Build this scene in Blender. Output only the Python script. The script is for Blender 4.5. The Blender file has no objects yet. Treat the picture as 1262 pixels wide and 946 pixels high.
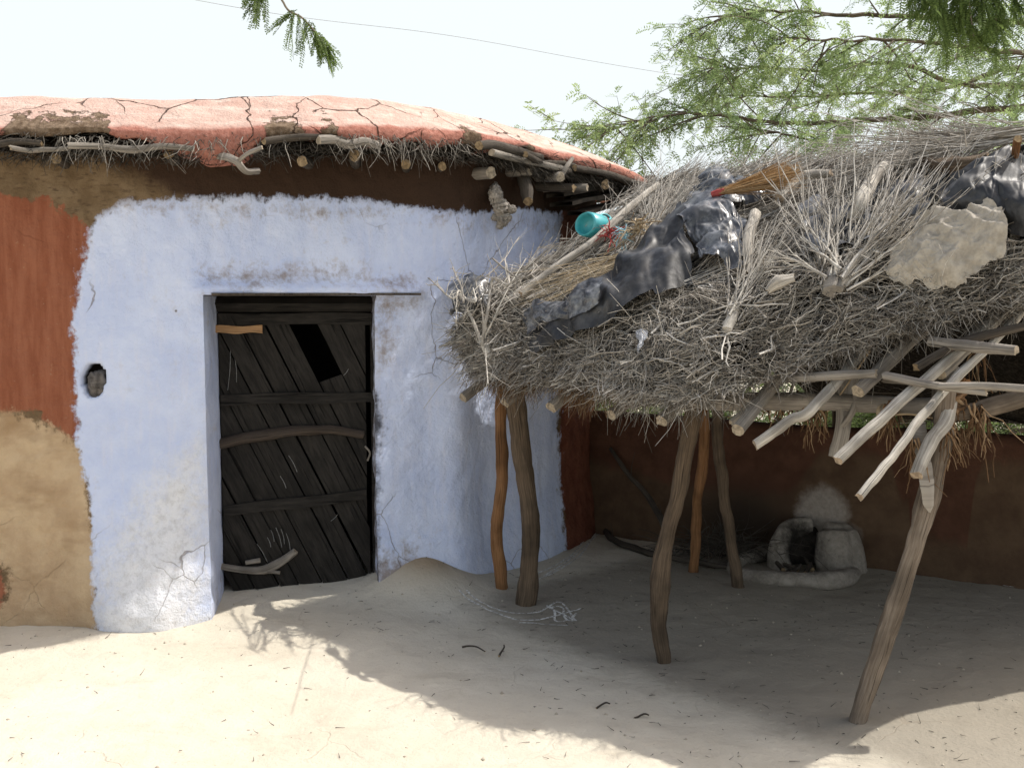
import bpy, math, random
import numpy as np
from mathutils import Vector

rng = np.random.default_rng(7)
random.seed(7)
R2D = math.radians
scn = bpy.context.scene
COL = scn.collection

# ------------------------------------------------------------------ camera model
F_PX, CX, CY = 1240.0, 631.0, 473.0
EYE = np.array([0.0, 0.0, 1.6])
TH = math.atan(97 / F_PX)


def ray(px, py):
    a = (px - CX) / F_PX
    b = (CY - py) / F_PX
    return np.array([a, math.cos(TH) + b * math.sin(TH), -math.sin(TH) + b * math.cos(TH)])


def at(px, py, Y):
    d = ray(px, py)
    return EYE + d * (Y / d[1])


def gp(px, py, z=0.0):
    d = ray(px, py)
    return EYE + d * ((z - EYE[2]) / d[2])


def nrm(v):
    v = np.asarray(v, float)
    return v / (np.linalg.norm(v, axis=-1, keepdims=True) + 1e-12)


# ------------------------------------------------------------------ noise
def _hash(ix, iy, iz, seed):
    n = (ix * 374761393 + iy * 668265263 + iz * 2147483647 + seed * 1274126177) & 0xFFFFFFFF
    n = ((n ^ (n >> 13)) * 1274126177) & 0xFFFFFFFF
    n = ((n ^ (n >> 16)) * 2246822519) & 0xFFFFFFFF
    return ((n ^ (n >> 15)) & 0xFFFFFF) / float(0xFFFFFF)


def vnoise(P, seed=0):
    P = np.asarray(P, float)
    i = np.floor(P).astype(np.int64)
    f = P - i
    f = f * f * f * (f * (f * 6 - 15) + 10)
    o = 0
    for dx in (0, 1):
        for dy in (0, 1):
            for dz in (0, 1):
                w = (f[..., 0] if dx else 1 - f[..., 0]) * (f[..., 1] if dy else 1 - f[..., 1]) * (f[..., 2] if dz else 1 - f[..., 2])
                o = o + w * _hash(i[..., 0] + dx, i[..., 1] + dy, i[..., 2] + dz, seed)
    return o * 2 - 1


def fbm(P, scale=1.0, octv=4, seed=0, gain=.5):
    P = np.asarray(P, float) * scale
    s, a, t = 0, 1.0, 0
    for k in range(octv):
        s = s + a * vnoise(P * (2.03 ** k) + 17.3 * k, seed + k)
        t += a
        a *= gain
    return s / t


def ridged(P, scale=1.0, octv=3, seed=0):
    P = np.asarray(P, float) * scale
    s, a, t = 0, 1.0, 0
    for k in range(octv):
        s = s + a * (1 - np.abs(vnoise(P * (2.1 ** k) + 9.1 * k, seed + k)) * 2)
        t += a
        a *= .5
    return s / t


def sstep(a, b, x):
    t = np.clip((x - a) / (b - a), 0, 1)
    return t * t * (3 - 2 * t)


def crom(P, n):
    P = np.asarray(P, float)
    if len(P) < 3:
        t = np.linspace(0, 1, n)[:, None]
        return P[0] + (P[-1] - P[0]) * t
    Q = np.vstack([2 * P[0] - P[1], P, 2 * P[-1] - P[-2]])
    u = np.linspace(0, len(P) - 1 - 1e-9, n)
    i = u.astype(int)
    t = (u - i)[:, None]
    p0, p1, p2, p3 = Q[i], Q[i + 1], Q[i + 2], Q[i + 3]
    return .5 * ((2 * p1) + (-p0 + p2) * t + (2 * p0 - 5 * p1 + 4 * p2 - p3) * t ** 2 + (-p0 + 3 * p1 - 3 * p2 + p3) * t ** 3)


def crumple(P, freq, n, seed, warp=.02):
    q = np.random.default_rng(seed + 500)
    P = P + warp * np.stack([fbm(P + c * 3.1, 4, 2, seed + c) for c in range(3)], -1)
    h = 0
    for k in range(n):
        d = nrm(q.normal(size=3)); f = freq * (.45 + 1.3 * q.random())
        x = (P @ d) * f + q.random() * 9
        t = np.abs(x - np.floor(x) - .5) * 2
        h = h + (t - .5) / (f / freq)
    return h / math.sqrt(n)


def poly_sdf(X, Z, poly):
    """signed distance to a polygon, positive inside"""
    X = np.asarray(X, float); Z = np.asarray(Z, float)
    d = np.full(X.shape, 1e9)
    ins = np.zeros(X.shape, bool)
    n = len(poly)
    for i in range(n):
        x1, z1 = poly[i]; x2, z2 = poly[(i + 1) % n]
        ex, ez = x2 - x1, z2 - z1
        t = np.clip(((X - x1) * ex + (Z - z1) * ez) / (ex * ex + ez * ez + 1e-12), 0, 1)
        d = np.minimum(d, np.hypot(X - x1 - t * ex, Z - z1 - t * ez))
        c = ((z1 > Z) != (z2 > Z)) & (X < (x2 - x1) * (Z - z1) / (z2 - z1 + 1e-12) + x1)
        ins ^= c
    return np.where(ins, d, -d)


# ------------------------------------------------------------------ mesh building
class MB:
    def __init__(s):
        s.V, s.F, s.A, s.n = [], [], {}, 0

    def add(s, V, F, **at_):
        V = np.asarray(V, float).reshape(-1, 3)
        for f in (F if isinstance(F, list) else [F]):
            f = np.asarray(f, np.int64)
            if f.size:
                s.F.append(f + s.n)
        for k, v in at_.items():
            v = np.asarray(v, float)
            if v.ndim == 0:
                v = np.full(len(V), float(v))
            s.A.setdefault(k, []).append((s.n, v))
        s.V.append(V)
        s.n += len(V)
        return s

    def build(s, name, mat, parent=None, smooth=True):
        V = np.concatenate(s.V)
        if parent is not None:
            off = np.zeros(3)
            p = parent
            while p is not None:
                off += np.array(p.location); p = p.parent
        else:
            off = np.array([V[:, 0].mean(), V[:, 1].mean(), V[:, 2].min()])
        me = bpy.data.meshes.new(name)
        me.vertices.add(len(V))
        me.vertices.foreach_set('co', (V - off).astype(np.float32).ravel())
        tot = np.concatenate([np.full(len(f), f.shape[1]) for f in s.F])
        idx = np.concatenate([f.ravel() for f in s.F])
        me.loops.add(len(idx))
        me.loops.foreach_set('vertex_index', idx.astype(np.int32))
        me.polygons.add(len(tot))
        st = np.concatenate([[0], np.cumsum(tot)[:-1]])
        me.polygons.foreach_set('loop_start', st.astype(np.int32))
        me.polygons.foreach_set('loop_total', tot.astype(np.int32))
        me.polygons.foreach_set('use_smooth', np.full(len(tot), smooth))
        for k, lst in s.A.items():
            vec = lst[0][1].ndim == 2
            arr = np.zeros((len(V), 3) if vec else len(V))
            for o, v in lst:
                arr[o:o + len(v)] = v
            a = me.attributes.new(k, 'FLOAT_VECTOR' if vec else 'FLOAT', 'POINT')
            a.data.foreach_set('vector' if vec else 'value', arr.astype(np.float32).ravel())
        me.update(calc_edges=True)
        me.validate()
        o = bpy.data.objects.new(name, me)
        COL.objects.link(o)
        if mat is not None:
            me.materials.append(mat)
        if parent is not None:
            o.parent = parent
        else:
            o.location = off
        return o


def thing(name, label, cat, loc, group=None):
    o = bpy.data.objects.new(name, None)
    o.empty_display_size = .1
    o.location = tuple(float(c) for c in loc)
    COL.objects.link(o)
    return tag(o, label, cat, group)


def tag(o, label=None, cat=None, group=None, kind=None):
    if label: o['label'] = label
    if cat: o['category'] = cat
    if group: o['group'] = group
    if kind: o['kind'] = kind
    return o


def grid_faces(nu, nv, closed_u=False, keep=None):
    i = np.arange(nu if closed_u else nu - 1)
    j = np.arange(nv - 1)
    I, J = np.meshgrid(i, j, indexing='ij')
    I2 = (I + 1) % nu
    f = np.stack([I * nv + J, I2 * nv + J, I2 * nv + J + 1, I * nv + J + 1], -1)
    if keep is not None:
        return f[keep]
    return f.reshape(-1, 4)


def frames(P):
    T = np.gradient(P, axis=0)
    T = nrm(T)
    ref = np.array([0.31, 0.17, 0.93])
    if abs(T[0] @ ref) > .9:
        ref = np.array([.9, .3, .1])
    a = nrm(np.cross(T[0], ref))
    A = [a]
    for k in range(1, len(P)):
        a = a - T[k] * (a @ T[k])
        a = nrm(a)
        A.append(a)
    A = np.array(A)
    return T, A, np.cross(T, A)


def tube(mb, path, rad, sides=10, seg=.03, knots=.12, seed=0, cap=True, wob=0.0, rough_cut=.0):
    path = np.asarray(path, float)
    L = np.linalg.norm(np.diff(path, axis=0), axis=1).sum()
    n = max(4, int(L / seg) + 1)
    P = crom(path, n)
    if wob:
        q = np.stack([fbm(np.stack([np.linspace(0, L * 5, n), np.full(n, seed * 3.1 + c * 7), np.zeros(n)], -1), 1, 3, seed) for c in range(3)], -1)
        P = P + q * wob * np.minimum(1, np.linspace(0, 6, n))[:, None]
    rad = np.atleast_1d(np.asarray(rad, float))
    r = np.interp(np.linspace(0, 1, n), np.linspace(0, 1, len(rad)), rad) if len(rad) > 1 else np.full(n, rad[0])
    T, A, B = frames(P)
    ang = np.linspace(0, 2 * math.pi, sides, endpoint=False)
    s = np.concatenate([[0], np.cumsum(np.linalg.norm(np.diff(P, axis=0), axis=1))])
    c, sn = np.cos(ang), np.sin(ang)
    q = np.stack(np.broadcast_arrays(c[None, :] * 1.1, sn[None, :] * 1.1, s[:, None] * 6 + seed * 5.7), -1)
    rr = r[:, None] * (1 + knots * fbm(q, 1.3, 3, seed) * 1.6 + knots * .5 * fbm(q * np.array([2.6, 2.6, .25]), 1.0, 2, seed + 5))
    V = P[:, None, :] + rr[..., None] * (c[None, :, None] * A[:, None, :] + sn[None, :, None] * B[:, None, :])
    if rough_cut:
        V[0] -= T[0] * (rng.random(sides)[:, None] * rough_cut)
        V[-1] += T[-1] * (rng.random(sides)[:, None] * rough_cut)
    f = []
    nv = sides
    i = np.arange(n - 1)[:, None] * nv
    j = np.arange(nv)[None, :]
    j2 = (j + 1) % nv
    f.append(np.stack([i + j, i + j2, i + nv + j2, i + nv + j], -1).reshape(-1, 4))
    tc = np.stack(np.broadcast_arrays(s[:, None] + seed * 3.3, ang[None, :] * r.mean() + seed, np.full((n, nv), seed * .37 % 1.0)), -1).reshape(-1, 3)
    V = V.reshape(-1, 3)
    capv = np.zeros(len(V))
    if cap:
        V2, tc2 = [V], [tc]
        base = len(V)
        for (k, sg) in ((0, -1), (n - 1, 1)):
            ring = V[k * nv:(k + 1) * nv]
            V2 += [ring, (ring.mean(0) + sg * T[k] * r[k] * .08)[None]]
            tc2 += [np.repeat(tc[k * nv:k * nv + 1], nv + 1, 0) + 5]
            jj = np.arange(nv); jn = (jj + 1) % nv
            tri = np.stack([base + jj, base + jn, np.full(nv, base + nv)], -1)
            if sg < 0:
                tri = tri[:, ::-1]
            f.append(tri)
            base += nv + 1
        V = np.concatenate(V2); tc = np.concatenate(tc2)
        capv = np.concatenate([capv, np.ones(2 * (nv + 1))])
    mb.add(V, f, tc=tc, cap=capv, rnd=(seed * .6180339) % 1.0)
    return P


def twigs(mb, P, D, L, R, bend=.15, K=4, sides=3, rnd=None, grav=0.0, taper=.65, crook=.0):
    P = np.asarray(P, float); D = nrm(D); n = len(P)
    L = np.broadcast_to(L, n).astype(float); R = np.broadcast_to(R, n).astype(float)
    t = np.linspace(0, 1, K)
    Bv = rng.normal(size=(n, 3)); Bv -= D * (Bv * D).sum(1, keepdims=True)
    Bv = nrm(Bv) * (bend * np.abs(rng.normal(size=(n, 1))))
    pts = P[:, None] + D[:, None] * (L[:, None] * t)[..., None] + Bv[:, None] * (L[:, None] * t ** 2)[..., None]
    pts[..., 2] -= grav * L[:, None] * t ** 2
    if crook:
        j = rng.normal(size=(n, K, 3)) * (crook * L[:, None, None])
        j[:, 0] = 0
        pts = pts + j
    ref = nrm(rng.normal(size=(n, 3)))
    a = nrm(np.cross(D, ref)); b = np.cross(D, a)
    ang = np.linspace(0, 2 * math.pi, sides, endpoint=False)
    ring = np.cos(ang)[None, :, None] * a[:, None] + np.sin(ang)[None, :, None] * b[:, None]
    rr = R[:, None] * (1 - taper * t)
    V = pts[:, :, None, :] + rr[:, :, None, None] * ring[:, None]
    base = (np.arange(n) * K * sides)[:, None, None]
    k = (np.arange(K - 1) * sides)[None, :, None]
    j = np.arange(sides)[None, None, :]; j2 = (j + 1) % sides
    f = np.stack([base + k + j, base + k + j2, base + k + sides + j2, base + k + sides + j], -1).reshape(-1, 4)
    if rnd is None:
        rnd = rng.random(n)
    mb.add(V.reshape(-1, 3), f, rnd=np.repeat(rnd, K * sides))
    return pts


def leaves(mb, P, D, L, npair, ll, lw, droop=.25, rnd=None, spread=.9):
    """pinnate fronds: rachis from P along D, leaflet pairs as small rhombs"""
    P = np.asarray(P, float); D = nrm(D); n = len(P)
    L = np.broadcast_to(L, n).astype(float)
    up = nrm(np.array([0, 0, 1.0]) + rng.normal(size=(n, 3)) * .6)
    S = nrm(np.cross(D, up)); N = np.cross(S, D)
    t = (np.arange(npair) + .8) / (npair + .3)
    pos = P[:, None] + D[:, None] * (L[:, None] * t)[..., None]
    pos[..., 2] -= droop * L[:, None] * t ** 2
    if rnd is None:
        rnd = rng.random(n)
    for sg in (-1, 1):
        ax = nrm(S * sg * spread + D * .55 + rng.normal(size=(n, 3)) * .08)[:, None] + rng.normal(size=(n, npair, 3)) * .12
        ax = nrm(ax)
        tap = (1 - .45 * np.abs(t * 2 - 1) ** 2)[None, :, None]
        wv = nrm(np.cross(ax, N[:, None] + rng.normal(size=(n, npair, 3)) * .3)) * (lw * .5)
        l = ax * ll * tap * (.85 + .3 * rng.random((n, npair, 1)))
        q = np.stack([pos, pos + l * .45 + wv, pos + l, pos + l * .45 - wv], 2)
        f = np.arange(n * npair * 4).reshape(-1, 4)
        mb.add(q.reshape(-1, 3), f, rnd=np.repeat(rnd, npair * 4))
    # rachis
    tip = pos[:, -1]
    d = tip - P
    twigs(mb, P, d, np.linalg.norm(d, axis=1), .0012, bend=.02, K=3, rnd=np.full(n, .05))


# ------------------------------------------------------------------ materials
def srgb(r, g, b):
    f = lambda c: (c / 255 / 12.92) if c / 255 <= .04045 else ((c / 255 + .055) / 1.055) ** 2.4
    return (f(r), f(g), f(b), 1)


class NT:
    def __init__(s, name, rough=.9, spec=.15):
        s.m = bpy.data.materials.new(name); s.m.use_nodes = True
        s.t = s.m.node_tree
        s.b = s.t.nodes['Principled BSDF']
        s.b.inputs['Roughness'].default_value = rough
        s.b.inputs['Specular IOR Level'].default_value = spec
        g = s.t.nodes.new('ShaderNodeNewGeometry')
        s.pos = g.outputs['Position']

    def link(s, a, b): s.t.links.new(a, b)

    def put(s, sock, v):
        if hasattr(v, 'is_output'): s.link(v, sock)
        else: sock.default_value = v

    def attr(s, name, out='Fac'):
        n = s.t.nodes.new('ShaderNodeAttribute'); n.attribute_name = name
        return n.outputs[out]

    def scale(s, v, sc):
        n = s.t.nodes.new('ShaderNodeVectorMath'); n.operation = 'MULTIPLY'
        s.link(v, n.inputs[0]); n.inputs[1].default_value = sc
        return n.outputs[0]

    def noise(s, scale, detail=4, rough=.55, vec=None, dist=0.0):
        n = s.t.nodes.new('ShaderNodeTexNoise')
        n.inputs['Scale'].default_value = scale; n.inputs['Detail'].default_value = detail
        n.inputs['Roughness'].default_value = rough; n.inputs['Distortion'].default_value = dist
        s.link(vec if vec is not None else s.pos, n.inputs['Vector'])
        return n.outputs['Fac']

    def voro(s, scale, feature='DISTANCE_TO_EDGE', vec=None, rand=1.0):
        n = s.t.nodes.new('ShaderNodeTexVoronoi'); n.feature = feature
        n.inputs['Scale'].default_value = scale; n.inputs['Randomness'].default_value = rand
        s.link(vec if vec is not None else s.pos, n.inputs['Vector'])
        return n.outputs['Distance']

    def math(s, op, a, b=0.0, c=0.0, clamp=False):
        n = s.t.nodes.new('ShaderNodeMath'); n.operation = op; n.use_clamp = clamp
        s.put(n.inputs[0], a); s.put(n.inputs[1], b); s.put(n.inputs[2], c)
        return n.outputs[0]

    def rng(s, v, a, b, c=0.0, d=1.0):
        n = s.t.nodes.new('ShaderNodeMapRange'); n.interpolation_type = 'SMOOTHSTEP'
        s.put(n.inputs[0], v)
        for i, x in enumerate((a, b, c, d)): n.inputs[i + 1].default_value = x
        return n.outputs[0]

    def mix(s, f, a, b, mode='MIX'):
        n = s.t.nodes.new('ShaderNodeMix'); n.data_type = 'RGBA'; n.blend_type = mode
        s.put(n.inputs[0], f); s.put(n.inputs[6], a); s.put(n.inputs[7], b)
        return n.outputs[2]

    def vwarp(s, amt, scale, vec=None):
        n = s.t.nodes.new('ShaderNodeTexNoise'); n.inputs['Scale'].default_value = scale
        n.inputs['Detail'].default_value = 3
        v = vec if vec is not None else s.pos
        s.link(v, n.inputs['Vector'])
        m = s.t.nodes.new('ShaderNodeVectorMath'); m.operation = 'MULTIPLY_ADD'
        s.link(n.outputs['Color'], m.inputs[0]); m.inputs[1].default_value = (amt, amt, amt); s.link(v, m.inputs[2])
        return m.outputs[0]

    def bump(s, h, dist=.01, strength=1.0):
        n = s.t.nodes.new('ShaderNodeBump'); n.inputs['Distance'].default_value = dist
        n.inputs['Strength'].default_value = strength
        s.link(h, n.inputs['Height']); s.link(n.outputs[0], s.b.inputs['Normal'])

    def col(s, c):
        s.put(s.b.inputs['Base Color'], c)
        return s.m


def mat_wood(name, ca, cb, ccap, dark=.35, scale=1.0):
    n = NT(name, .85, .2)
    tc = n.attr('tc', 'Vector')
    v = n.scale(tc, (3.5, 70 * scale, 9))
    g = n.noise(2.2, 5, .65, v, .4)
    big = n.noise(5, 3)
    c = n.mix(n.rng(g, .3, .7), ca, cb)
    c = n.mix(n.rng(big, .42, .7, 0, .55), c, tuple(x * dark for x in ca[:3]) + (1,))
    v2 = n.scale(tc, (1.6, 120 * scale, 9))
    crack = n.rng(n.noise(2.0, 3, .5, v2), .62, .68)
    c = n.mix(n.math('MULTIPLY', crack, .75), c, tuple(x * .15 for x in ca[:3]) + (1,))
    cap = n.mix(n.rng(n.noise(60, 3), .35, .65), ccap, tuple(x * .55 for x in ccap[:3]) + (1,))
    c = n.mix(n.attr('cap'), c, cap)
    n.bump(n.math('SUBTRACT', g, n.math('MULTIPLY', crack, .8)), .006, .8)
    return n.col(c)


def mat_twig(name, c0, c1, c2):
    n = NT(name, .85, .15)
    r = n.attr('rnd')
    c = n.mix(n.rng(r, 0, .55), c0, c1)
    c = n.mix(n.rng(r, .6, 1.0), c, c2)
    c = n.mix(n.rng(n.noise(30, 3), .4, .7, 0, .45), c, tuple(x * .35 for x in c0[:3]) + (1,))
    return n.col(c)


def mat_leaf(name, c0, c1, c2, trans=.45):
    n = NT(name, .55, .25)
    r = n.attr('rnd')
    c = n.mix(n.rng(r, .05, .6), c0, c1)
    c = n.mix(n.rng(r, .7, 1.0), c, c2)
    n.col(c)
    tr = n.t.nodes.new('ShaderNodeBsdfTranslucent')
    n.link(n.mix(.5, c, c2), tr.inputs['Color'])
    mx = n.t.nodes.new('ShaderNodeMixShader'); mx.inputs[0].default_value = trans
    n.link(n.b.outputs[0], mx.inputs[1]); n.link(tr.outputs[0], mx.inputs[2])
    n.link(mx.outputs[0], n.t.nodes['Material Output'].inputs['Surface'])
    return n.m


M_POST_O = mat_wood('orange bark wood', (.20, .095, .040, 1), (.32, .17, .08, 1), (.45, .33, .2, 1), .35)
M_POST_D = mat_wood('brown bark wood', (.075, .055, .038, 1), (.16, .115, .077, 1), (.4, .3, .2, 1), .45)
M_POST_G = mat_wood('grey brown bark wood', (.15, .115, .085, 1), (.28, .23, .18, 1), (.4, .32, .22, 1), .35)
M_GREY = mat_wood('weathered grey wood', (.22, .195, .165, 1), (.38, .345, .30, 1), (.42, .35, .26, 1), .4)
M_PALE = mat_wood('bleached wood', (.33, .295, .25, 1), (.64, .60, .53, 1), (.42, .33, .24, 1), .42)
M_DARKW = mat_wood('sooty wood', (.05, .042, .034, 1), (.12, .10, .08, 1), (.33, .24, .14, 1), .5)
M_DOOR = mat_wood('old door wood', (.015, .0135, .012, 1), (.034, .030, .026, 1), (.04, .034, .028, 1), .5, .35)
M_LATH = mat_wood('fresh lath wood', (.34, .19, .09, 1), (.48, .30, .16, 1), (.5, .33, .18, 1), .6)
M_TWIG = mat_twig('dry grey twigs', (.15, .133, .113, 1), (.38, .347, .30, 1), (.66, .625, .57, 1))
M_TWIG_P = mat_twig('pale dry branches', (.26, .235, .205, 1), (.44, .41, .365, 1), (.60, .57, .51, 1))
M_STRAW = mat_twig('tan straw', (.26, .19, .115, 1), (.45, .36, .24, 1), (.58, .50, .37, 1))
M_FIBRE = mat_twig('brown fibre', (.09, .05, .026, 1), (.18, .105, .055, 1), (.36, .25, .15, 1))
M_EAVE = mat_twig('sooty eave twigs', (.055, .048, .04, 1), (.14, .125, .105, 1), (.50, .46, .40, 1))
M_BROOM = mat_twig('broom straw', (.30, .17, .07, 1), (.46, .29, .14, 1), (.58, .42, .25, 1))
M_LEAF = mat_leaf('acacia leaves', (.19, .28, .11, 1), (.29, .40, .16, 1), (.40, .49, .23, 1), .5)
M_LEAFD = mat_leaf('near acacia leaves', (.09, .135, .035, 1), (.135, .20, .055, 1), (.20, .27, .09, 1), .45)
M_LEAFB = mat_leaf('bush leaves', (.07, .11, .035, 1), (.13, .19, .06, 1), (.22, .28, .10, 1))
M_BARK = mat_wood('acacia bark', (.10, .075, .05, 1), (.19, .15, .11, 1), (.3, .2, .1, 1))


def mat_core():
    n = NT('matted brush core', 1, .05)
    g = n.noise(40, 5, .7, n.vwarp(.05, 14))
    c = n.mix(n.rng(g, .4, .72), (.012, .010, .008, 1), (.055, .046, .036, 1))  # near black colour deepens the shade in gaps between the twigs
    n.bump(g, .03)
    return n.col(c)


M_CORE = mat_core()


def mat_wall():
    n = NT('painted mud wall', .95, .1)
    nb = n.noise(9, 6, .65)
    nf = n.noise(38, 5, .7)
    e = n.math('MULTIPLY', n.math('SUBTRACT', nb, .5), .16)
    e2 = n.math('MULTIPLY', n.math('SUBTRACT', nf, .5), .10)
    e = n.math('ADD', e, e2)
    e = n.math('ADD', e, n.math('MULTIPLY', n.math('SUBTRACT', n.noise(4, 4, .6, n.scale(n.pos, (7, 7, 1.5))), .5), .07))
    str_ = n.noise(3, 4, .6, n.scale(n.pos, (9, 9, 1.2)))
    # bare mud
    mud = n.mix(n.rng(nb, .3, .7), (.145, .098, .055, 1), (.23, .165, .10, 1))
    mud = n.mix(n.rng(n.noise(22, 4, .6, n.scale(n.pos, (1, 1, 2.6))), .5, .72, 0, .7), mud, (.075, .047, .03, 1))
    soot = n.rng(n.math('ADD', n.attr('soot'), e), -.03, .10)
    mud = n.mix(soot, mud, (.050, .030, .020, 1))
    # red ochre
    red = n.mix(n.rng(str_, .3, .7), (.235, .080, .043, 1), (.31, .122, .070, 1))
    red = n.mix(n.rng(nf, .62, .75, 0, .7), red, (.36, .23, .15, 1))
    m_red = n.rng(n.math('ADD', n.attr('red'), e), -.012, .012)
    c = n.mix(m_red, mud, red)
    # tan plaster
    tan = n.mix(n.rng(n.noise(5, 5, .6), .3, .7), (.42, .295, .18, 1), (.56, .425, .275, 1))
    tan = n.mix(n.rng(n.noise(2.2, 4, .6, n.scale(n.pos, (1, 1, 2.2))), .48, .68, 0, .55), tan, (.25, .155, .08, 1))
    tan = n.mix(n.rng(nf, .6, .75, 0, .5), tan, (.56, .44, .30, 1))
    m_tan = n.rng(n.math('ADD', n.attr('tan'), e), -.02, .02)
    c = n.mix(m_tan, c, tan)
    # dark red right end
    dr = n.mix(n.rng(nb, .3, .7), (.12, .042, .026, 1), (.18, .07, .043, 1))
    c = n.mix(n.rng(n.math('ADD', n.attr('dred'), n.math('MULTIPLY', e, .4)), -.012, .012), c, dr)
    # blue limewash
    blue = n.mix(n.rng(n.noise(4, 5, .6), .3, .7), (.54, .62, .85, 1), (.65, .72, .91, 1))
    blue = n.mix(n.rng(str_, .45, .75, 0, .4), blue, (.68, .70, .83, 1))
    wht = n.rng(n.math('ADD', n.attr('lime'), n.math('MULTIPLY', e, 1.8)), -.10, .16)
    gran = n.mix(n.rng(n.noise(26, 6, .72), .30, .58), (.60, .59, .58, 1), (.80, .80, .81, 1))
    blue = n.mix(n.math('MULTIPLY', wht, .85), blue, gran)
    # stains, scuffs, specks
    st = n.math('MULTIPLY', n.rng(n.noise(13, 5, .7), .52, .74), n.rng(n.noise(2.4, 3), .44, .64))
    blue = n.mix(n.math('MULTIPLY', st, .35), blue, (.40, .33, .25, 1))
    dirt = n.rng(n.math('ADD', n.attr('dirt'), n.math('MULTIPLY', e, 2.2)), -.05, .12)
    blue = n.mix(n.math('MULTIPLY', dirt, .8), blue, (.23, .165, .105, 1))
    black = n.rng(n.math('ADD', n.attr('black'), e), -.03, .05)
    blue = n.mix(n.math('MULTIPLY', black, .9), blue, (.03, .026, .022, 1))
    sp = n.rng(n.voro(7, 'F1'), .055, .035)
    sp = n.math('MULTIPLY', sp, n.rng(n.noise(1.7, 2), .5, .6))
    blue = n.mix(n.math('MULTIPLY', sp, .85), blue, (.10, .075, .06, 1))
    # hairline cracks
    wv = n.vwarp(.12, 6)
    ck = n.rng(n.voro(1.9, vec=wv), .005, .002)
    ck = n.math('MULTIPLY', ck, n.rng(n.noise(1.3, 3), .53, .6))
    blue = n.mix(n.math('MULTIPLY', ck, .6), blue, (.2, .16, .13, 1))
    m_blue = n.rng(n.math('ADD', n.attr('blue'), n.math('MULTIPLY', e, .75)), -.016, .018)
    c = n.mix(m_blue, c, blue)
    c = n.mix(n.rng(n.attr('hole'), .2, .8), c, (.02, .016, .013, 1))  # recessed holes also painted near black, their shade put into the colour
    h = n.math('ADD', n.math('MULTIPLY', nb, 1.1), n.math('MULTIPLY', nf, .35))
    h = n.math('ADD', h, n.math('MULTIPLY', n.noise(110, 3, .6), n.math('ADD', n.math('MULTIPLY', wht, .22), .05)))
    h = n.math('ADD', h, n.math('MULTIPLY', m_blue, .12))
    h = n.math('SUBTRACT', h, n.math('MULTIPLY', ck, .3))
    n.bump(h, .022, .85)
    return n.col(c)


def mat_roof():
    n = NT('red mud roof', .95, .1)
    nb = n.noise(6, 6, .65); nf = n.noise(45, 5, .7)
    lip = n.attr('lip')
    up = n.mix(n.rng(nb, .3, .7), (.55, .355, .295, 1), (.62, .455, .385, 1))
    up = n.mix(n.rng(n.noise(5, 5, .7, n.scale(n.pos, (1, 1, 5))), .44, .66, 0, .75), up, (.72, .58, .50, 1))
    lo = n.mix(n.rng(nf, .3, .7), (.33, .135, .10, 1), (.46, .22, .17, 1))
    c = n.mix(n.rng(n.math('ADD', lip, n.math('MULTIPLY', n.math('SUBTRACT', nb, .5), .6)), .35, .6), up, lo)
    brk = n.rng(n.math('ADD', n.attr('broken'), n.math('MULTIPLY', n.math('SUBTRACT', n.noise(16, 5, .7), .5), 1.5)), .42, .52)
    bm = n.mix(n.rng(n.noise(30, 5, .7), .35, .65), (.115, .078, .05, 1), (.25, .185, .13, 1))
    c = n.mix(brk, c, bm)
    wv = n.vwarp(.09, 9)
    big = n.voro(1.5, vec=wv)
    ck = n.math('MULTIPLY', n.rng(big, .0055, .0015), n.rng(n.noise(1.4, 2), .40, .46))
    ck2 = n.math('MULTIPLY', n.rng(n.voro(3.2, vec=wv), .02, .006), n.rng(n.noise(2, 3), .48, .56))
    ck = n.math('MAXIMUM', ck, ck2)
    c = n.mix(n.math('MULTIPLY', ck, .85), c, (.05, .028, .018, 1))
    h = n.math('ADD', n.math('MULTIPLY', nb, .7), n.math('MULTIPLY', nf, .4))
    h = n.math('SUBTRACT', h, n.math('MULTIPLY', ck, .9))
    h = n.math('SUBTRACT', h, n.math('MULTIPLY', brk, .7))
    n.bump(h, .03, .9)
    return n.col(c)


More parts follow.
